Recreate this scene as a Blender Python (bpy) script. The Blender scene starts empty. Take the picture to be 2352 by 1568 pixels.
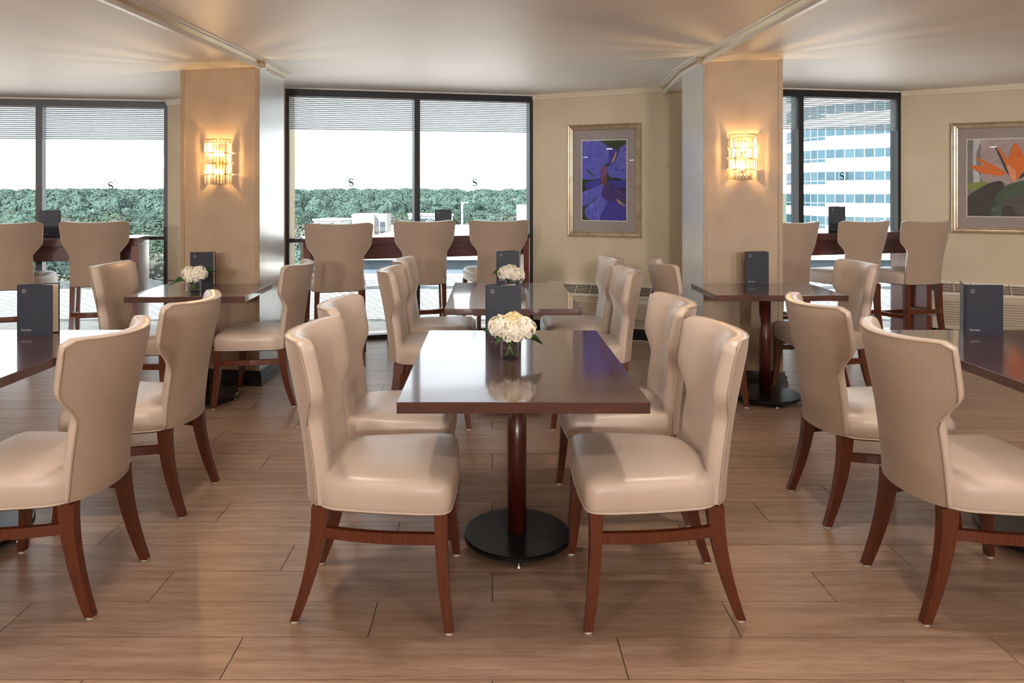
import bpy, bmesh, math, random
from mathutils import Vector, Matrix, noise

random.seed(7)
SC = bpy.context.scene
COL = SC.collection
R = math.radians

# ------------------------------------------------------------------ camera
F = 1653.0          # focal length in pixels of the 2352 x 1568 frame
CX, CY = 1130.0, 440.0
H = 1.445
cam_data = bpy.data.cameras.new('camera')
cam_data.sensor_fit = 'HORIZONTAL'
cam_data.sensor_width = 36.0
cam_data.lens = 36.0 * F / 2352.0
cam_data.shift_x = (1176.0 - CX) / 2352.0
cam_data.shift_y = -(784.0 - CY) / 2352.0
cam_data.clip_start = 0.05
cam_data.clip_end = 5000
cam = bpy.data.objects.new('camera', cam_data)
cam.location = (0, 0, H)
cam.rotation_euler = (R(90), 0, 0)
COL.objects.link(cam)
SC.camera = cam

# ------------------------------------------------------------------ world, sun, exposure
world = bpy.data.worlds.new('sky')
SC.world = world
world.use_nodes = True
bg = world.node_tree.nodes['Background']
bg.inputs[0].default_value = (0.90, 0.96, 1.0, 1)
bg.inputs[1].default_value = 2.5

sun_data = bpy.data.lights.new('sun', 'SUN')
sun_data.energy = 17.0
sun_data.angle = R(1.5)
sun_data.color = (1.0, 0.97, 0.92)
sun = bpy.data.objects.new('sun', sun_data)
sun.rotation_euler = (R(50), 0, R(-38))
COL.objects.link(sun)

# warm ceiling downlights of the room, all in the part of the ceiling behind the camera's view
DOWN_W = 12.0
FILL_W = 620.0  # power of each added fill spotlight behind the camera
DOWN = [(x, y) for y in (2.6, 0.6, -1.6, -3.8) for x in (-5.4, -3.2, -1.1, 1.1, 3.2, 5.4)]

SC.view_settings.view_transform = 'Standard'
SC.view_settings.look = 'None'
SC.view_settings.exposure = 0.12
SC.view_settings.gamma = 1.0
SC.view_settings.use_curve_mapping = False
SC.cycles.use_denoising = True
SC.cycles.max_bounces = 6
SC.cycles.diffuse_bounces = 4
SC.cycles.glossy_bounces = 3
SC.cycles.transmission_bounces = 4
SC.cycles.transparent_max_bounces = 14
SC.cycles.use_adaptive_sampling = True
SC.cycles.adaptive_threshold = 0.12
SC.cycles.adaptive_min_samples = 16
SC.cycles.sample_clamp_indirect = 6.0

# ------------------------------------------------------------------ material helpers
def srgb(r, g, b):
    def f(c):
        c /= 255.0
        return c / 12.92 if c <= 0.04045 else ((c + 0.055) / 1.055) ** 2.4
    return (f(r), f(g), f(b), 1.0)

def N(nt, t, **kw):
    n = nt.nodes.new(t)
    for k, v in kw.items():
        setattr(n, k, v)
    return n

def mat(name, c1, c2=None, rough=0.5, metal=0.0, scale=8.0, stretch=(1, 1, 1), bump=0.0, bscale=60.0,
        coat=0.0, spec=0.5, coord='Object', detail=4.0, rnd=0.0, sheen=0.0, coat_rough=0.08):
    m = bpy.data.materials.new(name)
    m.use_nodes = True
    nt = m.node_tree
    p = nt.nodes['Principled BSDF']
    p.inputs['Roughness'].default_value = rough
    p.inputs['Metallic'].default_value = metal
    p.inputs['Specular IOR Level'].default_value = spec
    p.inputs['Coat Weight'].default_value = coat
    p.inputs['Coat Roughness'].default_value = coat_rough
    if sheen:
        p.inputs['Sheen Weight'].default_value = sheen
    tc = N(nt, 'ShaderNodeTexCoord')
    mp = N(nt, 'ShaderNodeMapping')
    mp.inputs['Scale'].default_value = stretch
    nt.links.new(tc.outputs[coord], mp.inputs[0])
    if rnd:
        oi = N(nt, 'ShaderNodeObjectInfo')
        mul = N(nt, 'ShaderNodeMath', operation='MULTIPLY')
        mul.inputs[1].default_value = 37.0
        nt.links.new(oi.outputs['Random'], mul.inputs[0])
        nt.links.new(mul.outputs[0], mp.inputs['Location'])
    nz = N(nt, 'ShaderNodeTexNoise')
    nz.inputs['Scale'].default_value = scale
    nz.inputs['Detail'].default_value = detail
    nt.links.new(mp.outputs[0], nz.inputs['Vector'])
    rp = N(nt, 'ShaderNodeValToRGB')
    rp.color_ramp.elements[0].position = 0.32
    rp.color_ramp.elements[1].position = 0.68
    rp.color_ramp.elements[0].color = c1
    rp.color_ramp.elements[1].color = c2 or c1
    nt.links.new(nz.outputs['Fac'], rp.inputs[0])
    out = rp.outputs[0]
    if rnd:
        hs = N(nt, 'ShaderNodeHueSaturation')
        mr = N(nt, 'ShaderNodeMapRange')
        mr.inputs['To Min'].default_value = 1 - rnd
        mr.inputs['To Max'].default_value = 1 + rnd
        nt.links.new(oi.outputs['Random'], mr.inputs[0])
        nt.links.new(mr.outputs[0], hs.inputs['Value'])
        nt.links.new(out, hs.inputs['Color'])
        out = hs.outputs[0]
    nt.links.new(out, p.inputs['Base Color'])
    if bump:
        b = N(nt, 'ShaderNodeBump')
        b.inputs['Strength'].default_value = bump
        b.inputs['Distance'].default_value = 0.002
        n2 = N(nt, 'ShaderNodeTexNoise')
        n2.inputs['Scale'].default_value = bscale
        nt.links.new(mp.outputs[0], n2.inputs['Vector'])
        nt.links.new(n2.outputs['Fac'], b.inputs['Height'])
        nt.links.new(b.outputs[0], p.inputs['Normal'])
    return m

def glass_mat(name, tint=(1, 1, 1, 1), refl=0.06, rough=0.0):
    m = bpy.data.materials.new(name)
    m.use_nodes = True
    nt = m.node_tree
    nt.nodes.clear()
    o = N(nt, 'ShaderNodeOutputMaterial')
    t = N(nt, 'ShaderNodeBsdfTransparent')
    nz = N(nt, 'ShaderNodeTexNoise')
    nz.inputs['Scale'].default_value = 1.5
    mx = N(nt, 'ShaderNodeMix', data_type='RGBA')
    mx.inputs[6].default_value = tint
    mx.inputs[7].default_value = tuple(min(1, c * 1.01) for c in tint[:3]) + (1,)
    nt.links.new(nz.outputs['Fac'], mx.inputs[0])
    nt.links.new(mx.outputs[2], t.inputs[0])
    g = N(nt, 'ShaderNodeBsdfGlossy')
    g.inputs['Roughness'].default_value = rough
    lw = N(nt, 'ShaderNodeLayerWeight')
    lw.inputs['Blend'].default_value = 0.5
    pw = N(nt, 'ShaderNodeMath', operation='POWER')
    pw.inputs[1].default_value = 4.0
    nt.links.new(lw.outputs['Facing'], pw.inputs[0])
    mul = N(nt, 'ShaderNodeMath', operation='MULTIPLY_ADD')
    mul.inputs[1].default_value = 0.6
    mul.inputs[2].default_value = refl
    mul.use_clamp = True
    nt.links.new(pw.outputs[0], mul.inputs[0])
    ms = N(nt, 'ShaderNodeMixShader')
    nt.links.new(mul.outputs[0], ms.inputs[0])
    nt.links.new(t.outputs[0], ms.inputs[1])
    nt.links.new(g.outputs[0], ms.inputs[2])
    nt.links.new(ms.outputs[0], o.inputs[0])
    return m

def translucent_mat(name, col, transp=0.3, gloss=0.1, tint=(1, 1, 1, 1), rough=0.05, vary=False):
    m = bpy.data.materials.new(name)
    m.use_nodes = True
    nt = m.node_tree
    nt.nodes.clear()
    o = N(nt, 'ShaderNodeOutputMaterial')
    t = N(nt, 'ShaderNodeBsdfTransparent')
    t.inputs[0].default_value = tint
    tl = N(nt, 'ShaderNodeBsdfTranslucent')
    df = N(nt, 'ShaderNodeBsdfDiffuse')
    nz = N(nt, 'ShaderNodeTexNoise')
    nz.inputs['Scale'].default_value = 30
    rp = N(nt, 'ShaderNodeValToRGB')
    rp.color_ramp.elements[0].color = tuple(c * 0.93 for c in col[:3]) + (1,)
    rp.color_ramp.elements[1].color = col
    nt.links.new(nz.outputs['Fac'], rp.inputs[0])
    nt.links.new(rp.outputs[0], tl.inputs[0])
    nt.links.new(rp.outputs[0], df.inputs[0])
    g = N(nt, 'ShaderNodeBsdfGlossy')
    g.inputs['Roughness'].default_value = rough
    a = N(nt, 'ShaderNodeMixShader'); a.inputs[0].default_value = 0.5
    nt.links.new(tl.outputs[0], a.inputs[1]); nt.links.new(df.outputs[0], a.inputs[2])
    b = N(nt, 'ShaderNodeMixShader'); b.inputs[0].default_value = transp
    nt.links.new(a.outputs[0], b.inputs[1]); nt.links.new(t.outputs[0], b.inputs[2])
    if vary:
        oi = N(nt, 'ShaderNodeObjectInfo')
        mr = N(nt, 'ShaderNodeMapRange'); mr.inputs['From Min'].default_value = 0.35; mr.inputs['From Max'].default_value = 0.65
        mr.inputs['To Min'].default_value = transp * 0.3; mr.inputs['To Max'].default_value = min(0.95, transp * 3.4)
        nt.links.new(oi.outputs['Random'], mr.inputs[0]); nt.links.new(mr.outputs[0], b.inputs[0])
    c = N(nt, 'ShaderNodeMixShader'); c.inputs[0].default_value = gloss
    nt.links.new(b.outputs[0], c.inputs[1]); nt.links.new(g.outputs[0], c.inputs[2])
    nt.links.new(c.outputs[0], o.inputs[0])
    return m

def emit_mat(name, col, strength):
    m = bpy.data.materials.new(name)
    m.use_nodes = True
    nt = m.node_tree
    nt.nodes.clear()
    o = N(nt, 'ShaderNodeOutputMaterial')
    e = N(nt, 'ShaderNodeEmission')
    e.inputs[0].default_value = col
    e.inputs[1].default_value = strength
    nt.links.new(e.outputs[0], o.inputs[0])
    return m

M = {}
M['leather'] = mat('leather', srgb(203, 187, 174), srgb(211, 196, 184), rough=0.36, scale=3, bump=0.10, bscale=420, spec=0.5, coat=0.28, coat_rough=0.30)
M['piping'] = mat('piping leather', srgb(178, 160, 144), srgb(186, 168, 152), rough=0.4, scale=20)
M['wood_red'] = mat('reddish wood', srgb(106, 50, 25), srgb(82, 36, 18), rough=0.32, scale=14, stretch=(9, 9, 0.7), coat=0.3)
M['table'] = mat('mahogany', srgb(78, 30, 26), srgb(52, 18, 17), rough=0.30, scale=7, stretch=(1.2, 22, 6), coat=1.0, coat_rough=0.07, spec=0.6)
M['table'].node_tree.nodes['Principled BSDF'].inputs['Coat IOR'].default_value = 1.75
M['table_edge'] = mat('mahogany post', srgb(86, 34, 25), srgb(60, 21, 17), rough=0.30, scale=10, stretch=(12, 12, 1), coat=0.5, coat_rough=0.15)
M['barwood'] = mat('bar mahogany', srgb(92, 40, 36), srgb(66, 26, 26), rough=0.32, scale=9, stretch=(1, 10, 10), coat=0.6, coat_rough=0.12)
M['barside'] = mat('bar panel veneer', srgb(128, 62, 50), srgb(98, 44, 38), rough=0.35, scale=9, stretch=(10, 10, 1), coat=0.6, coat_rough=0.15)
M['black_metal'] = mat('black metal', srgb(22, 23, 26), srgb(30, 31, 34), rough=0.28, scale=40, metal=0.3, bump=0.05, bscale=300)
M['steel'] = mat('steel', srgb(170, 170, 168), srgb(190, 190, 188), rough=0.25, metal=1.0, scale=30)
M['glide'] = mat('white nylon', srgb(226, 220, 208), srgb(232, 228, 218), rough=0.5, scale=30)
M['dark_under'] = mat('dust cover', srgb(26, 22, 20), srgb(34, 29, 26), rough=0.9, scale=60)
M['ceiling'] = mat('ceiling paint', srgb(236, 231, 225), srgb(240, 236, 231), rough=0.5, scale=2.2, bump=0.12, bscale=14)
M['trim_white'] = mat('white moulding', srgb(226, 222, 214), srgb(232, 229, 222), rough=0.35, scale=6)
M['gold'] = mat('gilded strip', srgb(226, 214, 190), srgb(214, 196, 164), rough=0.15, metal=0.9, scale=3, stretch=(1, 1, 1))
M['wall'] = mat('cream wall', srgb(205, 190, 162), srgb(211, 197, 171), rough=0.6, scale=3, bump=0.10, bscale=90)
M['crown'] = mat('cream crown', srgb(222, 210, 186), srgb(228, 217, 196), rough=0.45, scale=8)
M['col_side'] = mat('silver wallpaper', srgb(220, 222, 222), srgb(226, 228, 228), rough=0.30, metal=0.5, scale=8, bump=0.15, bscale=180)
M['corner'] = mat('corner strip', srgb(172, 150, 124), srgb(164, 142, 117), rough=0.45, scale=12)
M['col_front'] = mat('embossed tan wallpaper', srgb(174, 151, 127), srgb(183, 161, 137), rough=0.40, scale=5, bump=0.8, bscale=230, spec=0.5)
M['baseboard'] = mat('black baseboard', srgb(34, 29, 28), srgb(42, 35, 33), rough=0.28, scale=10)
M['frame_dark'] = mat('dark anodised frame', srgb(42, 42, 46), srgb(48, 48, 52), rough=0.4, metal=0.15, scale=20)
M['glass'] = glass_mat('window glass', (0.975, 0.99, 0.995, 1), refl=0.02)
M['pic_glass'] = glass_mat('picture glass', (0.99, 0.99, 0.99, 1), refl=0.025)
M['slat'] = mat('blind slat', srgb(164, 173, 180), srgb(172, 181, 188), rough=0.5, scale=5)
M['film'] = translucent_mat('frosted film', srgb(232, 244, 248), transp=0.15, gloss=0.03, rough=0.3)
M['ink'] = mat('teal grey decal', srgb(44, 66, 72), srgb(50, 72, 78), rough=0.6, scale=30)
M['navy'] = mat('navy bookcloth', srgb(34, 40, 56), srgb(40, 46, 62), rough=0.5, scale=60, bump=0.2, bscale=500)
M['silver_print'] = mat('silver print', srgb(196, 198, 200), srgb(210, 212, 214), rough=0.4, scale=40)
M['paper'] = mat('cream paper', srgb(226, 210, 186), srgb(232, 218, 196), rough=0.8, scale=20)
M['brass'] = mat('brass', srgb(214, 172, 98), srgb(196, 152, 84), rough=0.2, metal=1.0, scale=20)
M['crystal'] = translucent_mat('cut crystal', (1.0, 0.93, 0.80, 1), transp=0.24, gloss=0.30, tint=(1, 0.92, 0.78, 1), rough=0.06, vary=True)
M['bulb'] = emit_mat('lit bulb', (1.0, 0.62, 0.26, 1), 2900.0)
M['lamp_disc'] = emit_mat('lit diffuser', (1.0, 0.80, 0.58, 1), 6.0)
M['frame_silver'] = mat('champagne frame', srgb(196, 182, 160), srgb(176, 156, 130), rough=0.28, metal=0.6, scale=5, stretch=(3, 3, 3))
M['mat_board'] = mat('grey mat board', srgb(158, 149, 148), srgb(164, 155, 154), rough=0.7, scale=20)
M['white_line'] = mat('white bevel', srgb(232, 232, 226), srgb(236, 236, 230), rough=0.7, scale=20)
M['ptac'] = mat('beige plastic', srgb(196, 182, 160), srgb(202, 189, 168), rough=0.5, scale=6)
M['ptac_white'] = mat('off white plastic', srgb(222, 217, 206), srgb(228, 224, 214), rough=0.4, scale=6)
M['ptac_dark'] = mat('dark grille void', srgb(70, 66, 62), srgb(80, 76, 72), rough=0.7, scale=20)
M['black_plastic'] = mat('black plastic', srgb(20, 20, 22), srgb(28, 28, 30), rough=0.45, scale=20)
M['leaf'] = mat('leaf green', srgb(36, 74, 40), srgb(62, 104, 52), rough=0.4, scale=40)
M['stem'] = mat('stem green', srgb(110, 140, 70), srgb(134, 160, 92), rough=0.5, scale=40)
M['petal'] = mat('cream petal', srgb(240, 234, 216), srgb(246, 242, 230), rough=0.6, scale=60)
M['petal_y'] = mat('yellow cream petal', srgb(240, 224, 168), srgb(246, 236, 196), rough=0.6, scale=60)
M['vase'] = glass_mat('vase glass', (0.97, 0.98, 0.98, 1), refl=0.05)
M['water'] = glass_mat('vase water', (0.90, 0.95, 0.93, 1), refl=0.02)
M['tree_a'] = mat('foliage green', srgb(28, 50, 42), srgb(60, 82, 62), rough=0.9, scale=0.5, coord='Object', detail=8, rnd=0.25, bump=0)
M['tree_b'] = mat('foliage blue green', srgb(30, 50, 50), srgb(66, 90, 80), rough=0.9, scale=0.5, detail=8, rnd=0.25)
M['tree_c'] = mat('foliage pale', srgb(60, 66, 60), srgb(86, 88, 80), rough=0.9, scale=0.5, detail=8, rnd=0.2)
M['earth'] = mat('lawn and road', srgb(44, 58, 44), srgb(72, 80, 66), rough=0.95, scale=0.03)
M['white_concrete'] = mat('white concrete', srgb(226, 224, 218), srgb(234, 232, 228), rough=0.8, scale=0.5)
M['grey_concrete'] = mat('grey concrete', srgb(118, 116, 116), srgb(126, 124, 124), rough=0.8, scale=0.5)
M['void'] = mat('garage interior', srgb(88, 100, 112), srgb(104, 116, 126), rough=0.9, scale=0.5)
M['door_blue'] = mat('blue grey door', srgb(34, 50, 60), srgb(40, 56, 66), rough=0.6, scale=2)
M['tower_white'] = mat('white cladding', srgb(232, 232, 230), srgb(238, 238, 236), rough=0.6, scale=0.5)
M['tower_glass'] = mat('tinted office glass', srgb(40, 66, 78), srgb(52, 80, 92), rough=0.12, scale=0.4, spec=0.7, rnd=0.2)
M['cord_black'] = mat('black cord', srgb(22, 22, 24), srgb(28, 28, 30), rough=0.5, scale=20)
M['cord_white'] = mat('white cord', srgb(220, 216, 206), srgb(226, 222, 214), rough=0.5, scale=20)

# woven fabric of the chair backs
def fabric():
    m = mat('woven tan fabric', srgb(180, 160, 143), srgb(190, 170, 153), rough=0.85, scale=4, sheen=0.3)
    nt = m.node_tree
    p = nt.nodes['Principled BSDF']
    tc = N(nt, 'ShaderNodeTexCoord')
    mp = N(nt, 'ShaderNodeMapping')
    mp.inputs['Rotation'].default_value = (0, 0, R(38))
    nt.links.new(tc.outputs['UV'], mp.inputs[0])
    ck = N(nt, 'ShaderNodeTexVoronoi', voronoi_dimensions='2D')
    ck.inputs['Scale'].default_value = 210
    ck.inputs['Randomness'].default_value = 0.25
    nt.links.new(mp.outputs[0], ck.inputs['Vector'])
    rp = N(nt, 'ShaderNodeValToRGB')
    rp.color_ramp.elements[0].position = 0.25
    rp.color_ramp.elements[1].position = 0.62
    rp.color_ramp.elements[0].color = (1, 1, 1, 1)
    rp.color_ramp.elements[1].color = (0.68, 0.64, 0.60, 1)
    nt.links.new(ck.outputs['Distance'], rp.inputs[0])
    mx = N(nt, 'ShaderNodeMix', data_type='RGBA', blend_type='MULTIPLY')
    mx.inputs[0].default_value = 1.0
    src = p.inputs['Base Color'].links[0].from_socket
    nt.links.new(src, mx.inputs[6])
    nt.links.new(rp.outputs[0], mx.inputs[7])
    nt.links.new(mx.outputs[2], p.inputs['Base Color'])
    b = N(nt, 'ShaderNodeBump', invert=True)
    b.inputs['Strength'].default_value = 0.5
    b.inputs['Distance'].default_value = 0.002
    nt.links.new(ck.outputs['Distance'], b.inputs['Height'])
    nt.links.new(b.outputs[0], p.inputs['Normal'])
    return m
M['fabric'] = fabric()

def plank_mat():
    m = bpy.data.materials.new('oak plank')
    m.use_nodes = True
    nt = m.node_tree
    p = nt.nodes['Principled BSDF']
    tc = N(nt, 'ShaderNodeTexCoord')
    oi = N(nt, 'ShaderNodeObjectInfo')
    mul = N(nt, 'ShaderNodeMath', operation='MULTIPLY'); mul.inputs[1].default_value = 61.0
    nt.links.new(oi.outputs['Random'], mul.inputs[0])
    mp = N(nt, 'ShaderNodeMapping')
    mp.inputs['Scale'].default_value = (0.9, 14, 1)
    nt.links.new(tc.outputs['Object'], mp.inputs[0])
    nt.links.new(mul.outputs[0], mp.inputs['Location'])
    n1 = N(nt, 'ShaderNodeTexNoise')
    n1.inputs['Scale'].default_value = 2.2; n1.inputs['Detail'].default_value = 8; n1.inputs['Distortion'].default_value = 0.6
    nt.links.new(mp.outputs[0], n1.inputs['Vector'])
    n2 = N(nt, 'ShaderNodeTexNoise')
    n2.inputs['Scale'].default_value = 14; n2.inputs['Detail'].default_value = 6
    nt.links.new(mp.outputs[0], n2.inputs['Vector'])
    rp = N(nt, 'ShaderNodeValToRGB')
    e = rp.color_ramp.elements
    e[0].position = 0.3; e[0].color = srgb(150, 122, 104)
    e[1].position = 0.72; e[1].color = srgb(182, 156, 137)
    nt.links.new(n1.outputs['Fac'], rp.inputs[0])
    r2 = N(nt, 'ShaderNodeValToRGB')
    r2.color_ramp.elements[0].position = 0.36; r2.color_ramp.elements[0].color = (0.76, 0.72, 0.69, 1)
    r2.color_ramp.elements[1].position = 0.5; r2.color_ramp.elements[1].color = (1, 1, 1, 1)
    nt.links.new(n2.outputs['Fac'], r2.inputs[0])
    mx = N(nt, 'ShaderNodeMix', data_type='RGBA', blend_type='MULTIPLY'); mx.inputs[0].default_value = 0.75
    nt.links.new(rp.outputs[0], mx.inputs[6]); nt.links.new(r2.outputs[0], mx.inputs[7])
    hs = N(nt, 'ShaderNodeHueSaturation')
    mr = N(nt, 'ShaderNodeMapRange'); mr.inputs['To Min'].default_value = 0.88; mr.inputs['To Max'].default_value = 1.10
    nt.links.new(oi.outputs['Random'], mr.inputs[0]); nt.links.new(mr.outputs[0], hs.inputs['Value'])
    nt.links.new(mx.outputs[2], hs.inputs['Color'])
    nt.links.new(hs.outputs[0], p.inputs['Base Color'])
    p.inputs['Roughness'].default_value = 0.33
    b = N(nt, 'ShaderNodeBump'); b.inputs['Strength'].default_value = 0.12; b.inputs['Distance'].default_value = 0.001
    nt.links.new(n2.outputs['Fac'], b.inputs['Height']); nt.links.new(b.outputs[0], p.inputs['Normal'])
    return m
M['plank'] = plank_mat()
M['grout'] = mat('dark joint', srgb(70, 56, 46), srgb(80, 64, 54), rough=0.9, scale=30)

# ------------------------------------------------------------------ object helpers
def link(o, parent=None):
    COL.objects.link(o)
    if parent:
        o.parent = parent
    return o

def tag(o, label=None, cat=None, group=None, kind=None):
    if label: o['label'] = label
    if cat: o['category'] = cat
    if group: o['group'] = group
    if kind: o['kind'] = kind
    return o

def thing(name, label, cat, loc=(0, 0, 0), rz=0.0, group=None, kind=None):
    o = bpy.data.objects.new(name, None)
    o.empty_display_size = 0.1
    o.location = loc
    o.rotation_euler = (0, 0, rz)
    link(o)
    return tag(o, label, cat, group, kind)

def mesh_obj(name, me, m, parent=None, loc=None, smooth=False):
    if m is not None and not me.materials:
        me.materials.append(m)
    if smooth:
        for p in me.polygons:
            p.use_smooth = True
    o = bpy.data.objects.new(name, me)
    if loc is not None:
        o.location = loc
    return link(o, parent)

def from_bm(name, bm, m, parent=None, loc=None, smooth=False):
    me = bpy.data.meshes.new(name)
    bmesh.ops.recalc_face_normals(bm, faces=bm.faces)
    bm.to_mesh(me)
    bm.free()
    return mesh_obj(name, me, m, parent, loc, smooth)

def bm_box(bm, x0, x1, y0, y1, z0, z1, mtx=None):
    v = [bm.verts.new((x, y, z)) for z in (z0, z1) for y in (y0, y1) for x in (x0, x1)]
    for f in ((0, 2, 3, 1), (4, 5, 7, 6), (0, 1, 5, 4), (2, 6, 7, 3), (0, 4, 6, 2), (1, 3, 7, 5)):
        bm.faces.new([v[i] for i in f])
    if mtx:
        for q in v:
            q.co = mtx @ q.co
    return v

def box(name, x0, x1, y0, y1, z0, z1, m, parent=None, bevel=0.0, loc=None, seg=2):
    bm = bmesh.new()
    bm_box(bm, x0, x1, y0, y1, z0, z1)
    if bevel:
        bmesh.ops.bevel(bm, geom=bm.edges[:], offset=bevel, segments=seg, affect='EDGES', profile=0.5)
    return from_bm(name, bm, m, parent, loc)

def bm_prism(bm, pts, z0, z1):
    """pts: plan polygon; z0/z1 numbers or functions of (x, y)"""
    f0 = z0 if callable(z0) else (lambda x, y: z0)
    f1 = z1 if callable(z1) else (lambda x, y: z1)
    lo = [bm.verts.new((x, y, f0(x, y))) for x, y in pts]
    hi = [bm.verts.new((x, y, f1(x, y))) for x, y in pts]
    n = len(pts)
    bm.faces.new(lo[::-1])
    bm.faces.new(hi)
    for i in range(n):
        j = (i + 1) % n
        bm.faces.new((lo[i], lo[j], hi[j], hi[i]))

def prism(name, pts, z0, z1, m, parent=None):
    bm = bmesh.new()
    bm_prism(bm, pts, z0, z1)
    bmesh.ops.triangulate(bm, faces=[f for f in bm.faces if len(f.verts) > 4])
    return from_bm(name, bm, m, parent)

def bm_lathe(bm, prof, n=32, cx=0, cy=0, mtx=None):
    rings = []
    for r, z in prof:
        if r <= 1e-6:
            rings.append([bm.verts.new((cx, cy, z))])
        else:
            rings.append([bm.verts.new((cx + r * math.cos(2 * math.pi * i / n), cy + r * math.sin(2 * math.pi * i / n), z)) for i in range(n)])
    for a, b in zip(rings, rings[1:]):
        for i in range(n):
            j = (i + 1) % n
            if len(a) == 1 and len(b) == 1:
                continue
            if len(a) == 1:
                bm.faces.new((a[0], b[i], b[j]))
            elif len(b) == 1:
                bm.faces.new((a[i], a[j], b[0]))
            else:
                bm.faces.new((a[i], a[j], b[j], b[i]))
    if mtx:
        for ring in rings:
            for v in ring:
                v.co = mtx @ v.co

def lathe(name, prof, m, parent=None, n=32, loc=None, smooth=True):
    bm = bmesh.new()
    bm_lathe(bm, prof, n)
    o = from_bm(name, bm, m, parent, loc, smooth)
    return o

def bm_tube(bm, path, r, n=8, closed=False, rad=None):
    path = [Vector(p) for p in path]
    rings = []
    k = len(path)
    for i, p in enumerate(path):
        a = path[(i - 1) % k] if (closed or i > 0) else path[i]
        b = path[(i + 1) % k] if (closed or i < k - 1) else path[i]
        d = (b - a)
        d = d.normalized() if d.length > 1e-9 else Vector((0, 0, 1))
        up = Vector((0, 0, 1)) if abs(d.z) < 0.9 else Vector((1, 0, 0))
        u = d.cross(up).normalized()
        w = d.cross(u).normalized()
        rr = rad[i] if rad else r
        rings.append([bm.verts.new(p + (u * math.cos(2 * math.pi * j / n) + w * math.sin(2 * math.pi * j / n)) * rr) for j in range(n)])
    pairs = list(zip(rings, rings[1:]))
    if closed:
        pairs.append((rings[-1], rings[0]))
    for a, b in pairs:
        for j in range(n):
            q = (j + 1) % n
            bm.faces.new((a[j], a[q], b[q], b[j]))
    if not closed:
        bm.faces.new(rings[0][::-1])
        bm.faces.new(rings[-1])

def tube(name, path, r, m, parent=None, n=8, closed=False, rad=None, loc=None):
    bm = bmesh.new()
    bm_tube(bm, path, r, n, closed, rad)
    return from_bm(name, bm, m, parent, loc, True)

def bm_rectsweep(bm, path, w, h):
    """path of points; rectangular section, w sideways, h vertical"""
    path = [Vector(p) for p in path]
    rings = []
    for i, p in enumerate(path):
        a = path[max(0, i - 1)]; b = path[min(len(path) - 1, i + 1)]
        d = (b - a); d.z = 0; d.normalize()
        s = Vector((-d.y, d.x, 0))
        rings.append([bm.verts.new(p + s * (sx * w / 2) + Vector((0, 0, sz * h / 2))) for sx, sz in ((-1, -1), (1, -1), (1, 1), (-1, 1))])
    for a, b in zip(rings, rings[1:]):
        for j in range(4):
            q = (j + 1) % 4
            bm.faces.new((a[j], a[q], b[q], b[j]))
    bm.faces.new(rings[0][::-1]); bm.faces.new(rings[-1])

def bm_loft4(bm, secs):
    """secs: (cx, cy, z, sx, sy): square sections stacked in z"""
    rings = []
    for cx, cy, z, sx, sy in secs:
        c = 0.18
        pts = []
        for ax, ay in ((-1, -1), (1, -1), (1, 1), (-1, 1)):
            pts.append((cx + ax * sx / 2, cy + ay * sy / 2, z))
        rings.append([bm.verts.new(p) for p in pts])
    for a, b in zip(rings, rings[1:]):
        for j in range(4):
            q = (j + 1) % 4
            bm.faces.new((a[j], a[q], b[q], b[j]))
    bm.faces.new(rings[0][::-1]); bm.faces.new(rings[-1])

def kids(o):
    return [c for c in bpy.data.objects if c.parent == o]

def copy_tree(o, parent=None):
    c = o.copy()
    link(c, parent)
    if parent is not None:
        c.matrix_parent_inverse = o.matrix_parent_inverse.copy()
    for ch in kids(o):
        copy_tree(ch, c)
    return c

def world(px, py, d):
    return Vector(((px - CX) / F * d, d, H - (py - CY) / F * d))

# ------------------------------------------------------------------ the room shell
def zc(x, y=0):      # higher ceiling of the middle bay
    return 2.450 + 0.013 * x
def zs(x, y=0):      # soffit level either side
    return 2.398 + 0.013 * x

# window corners (plan)
W1A, W1B = Vector((-5.467, 6.605)), Vector((-3.245, 7.20))
W2A, W2B = Vector((-1.945, 6.77)), Vector((0.43, 7.55))
W3A, W3B = Vector((1.82, 6.61)), Vector((4.12, 7.25))
XL, XR, YB = -9.0, 9.0, -6.0

# columns (plan corners, counter clockwise from front left)
COLL = [(-2.36, 5.47), (-1.735, 5.37), (-1.72, 5.95), (-2.34, 6.03)]
COLR = [(1.595, 5.43), (2.155, 5.34), (2.15, 5.93), (1.578, 5.97)]

floor = tag(box('floor', XL - 0.3, XR + 0.3, YB - 0.3, 8.2, -0.15, -0.006, M['grout']), 'long pale oak planks laid crosswise over the whole room', 'floor', kind='structure')

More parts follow.
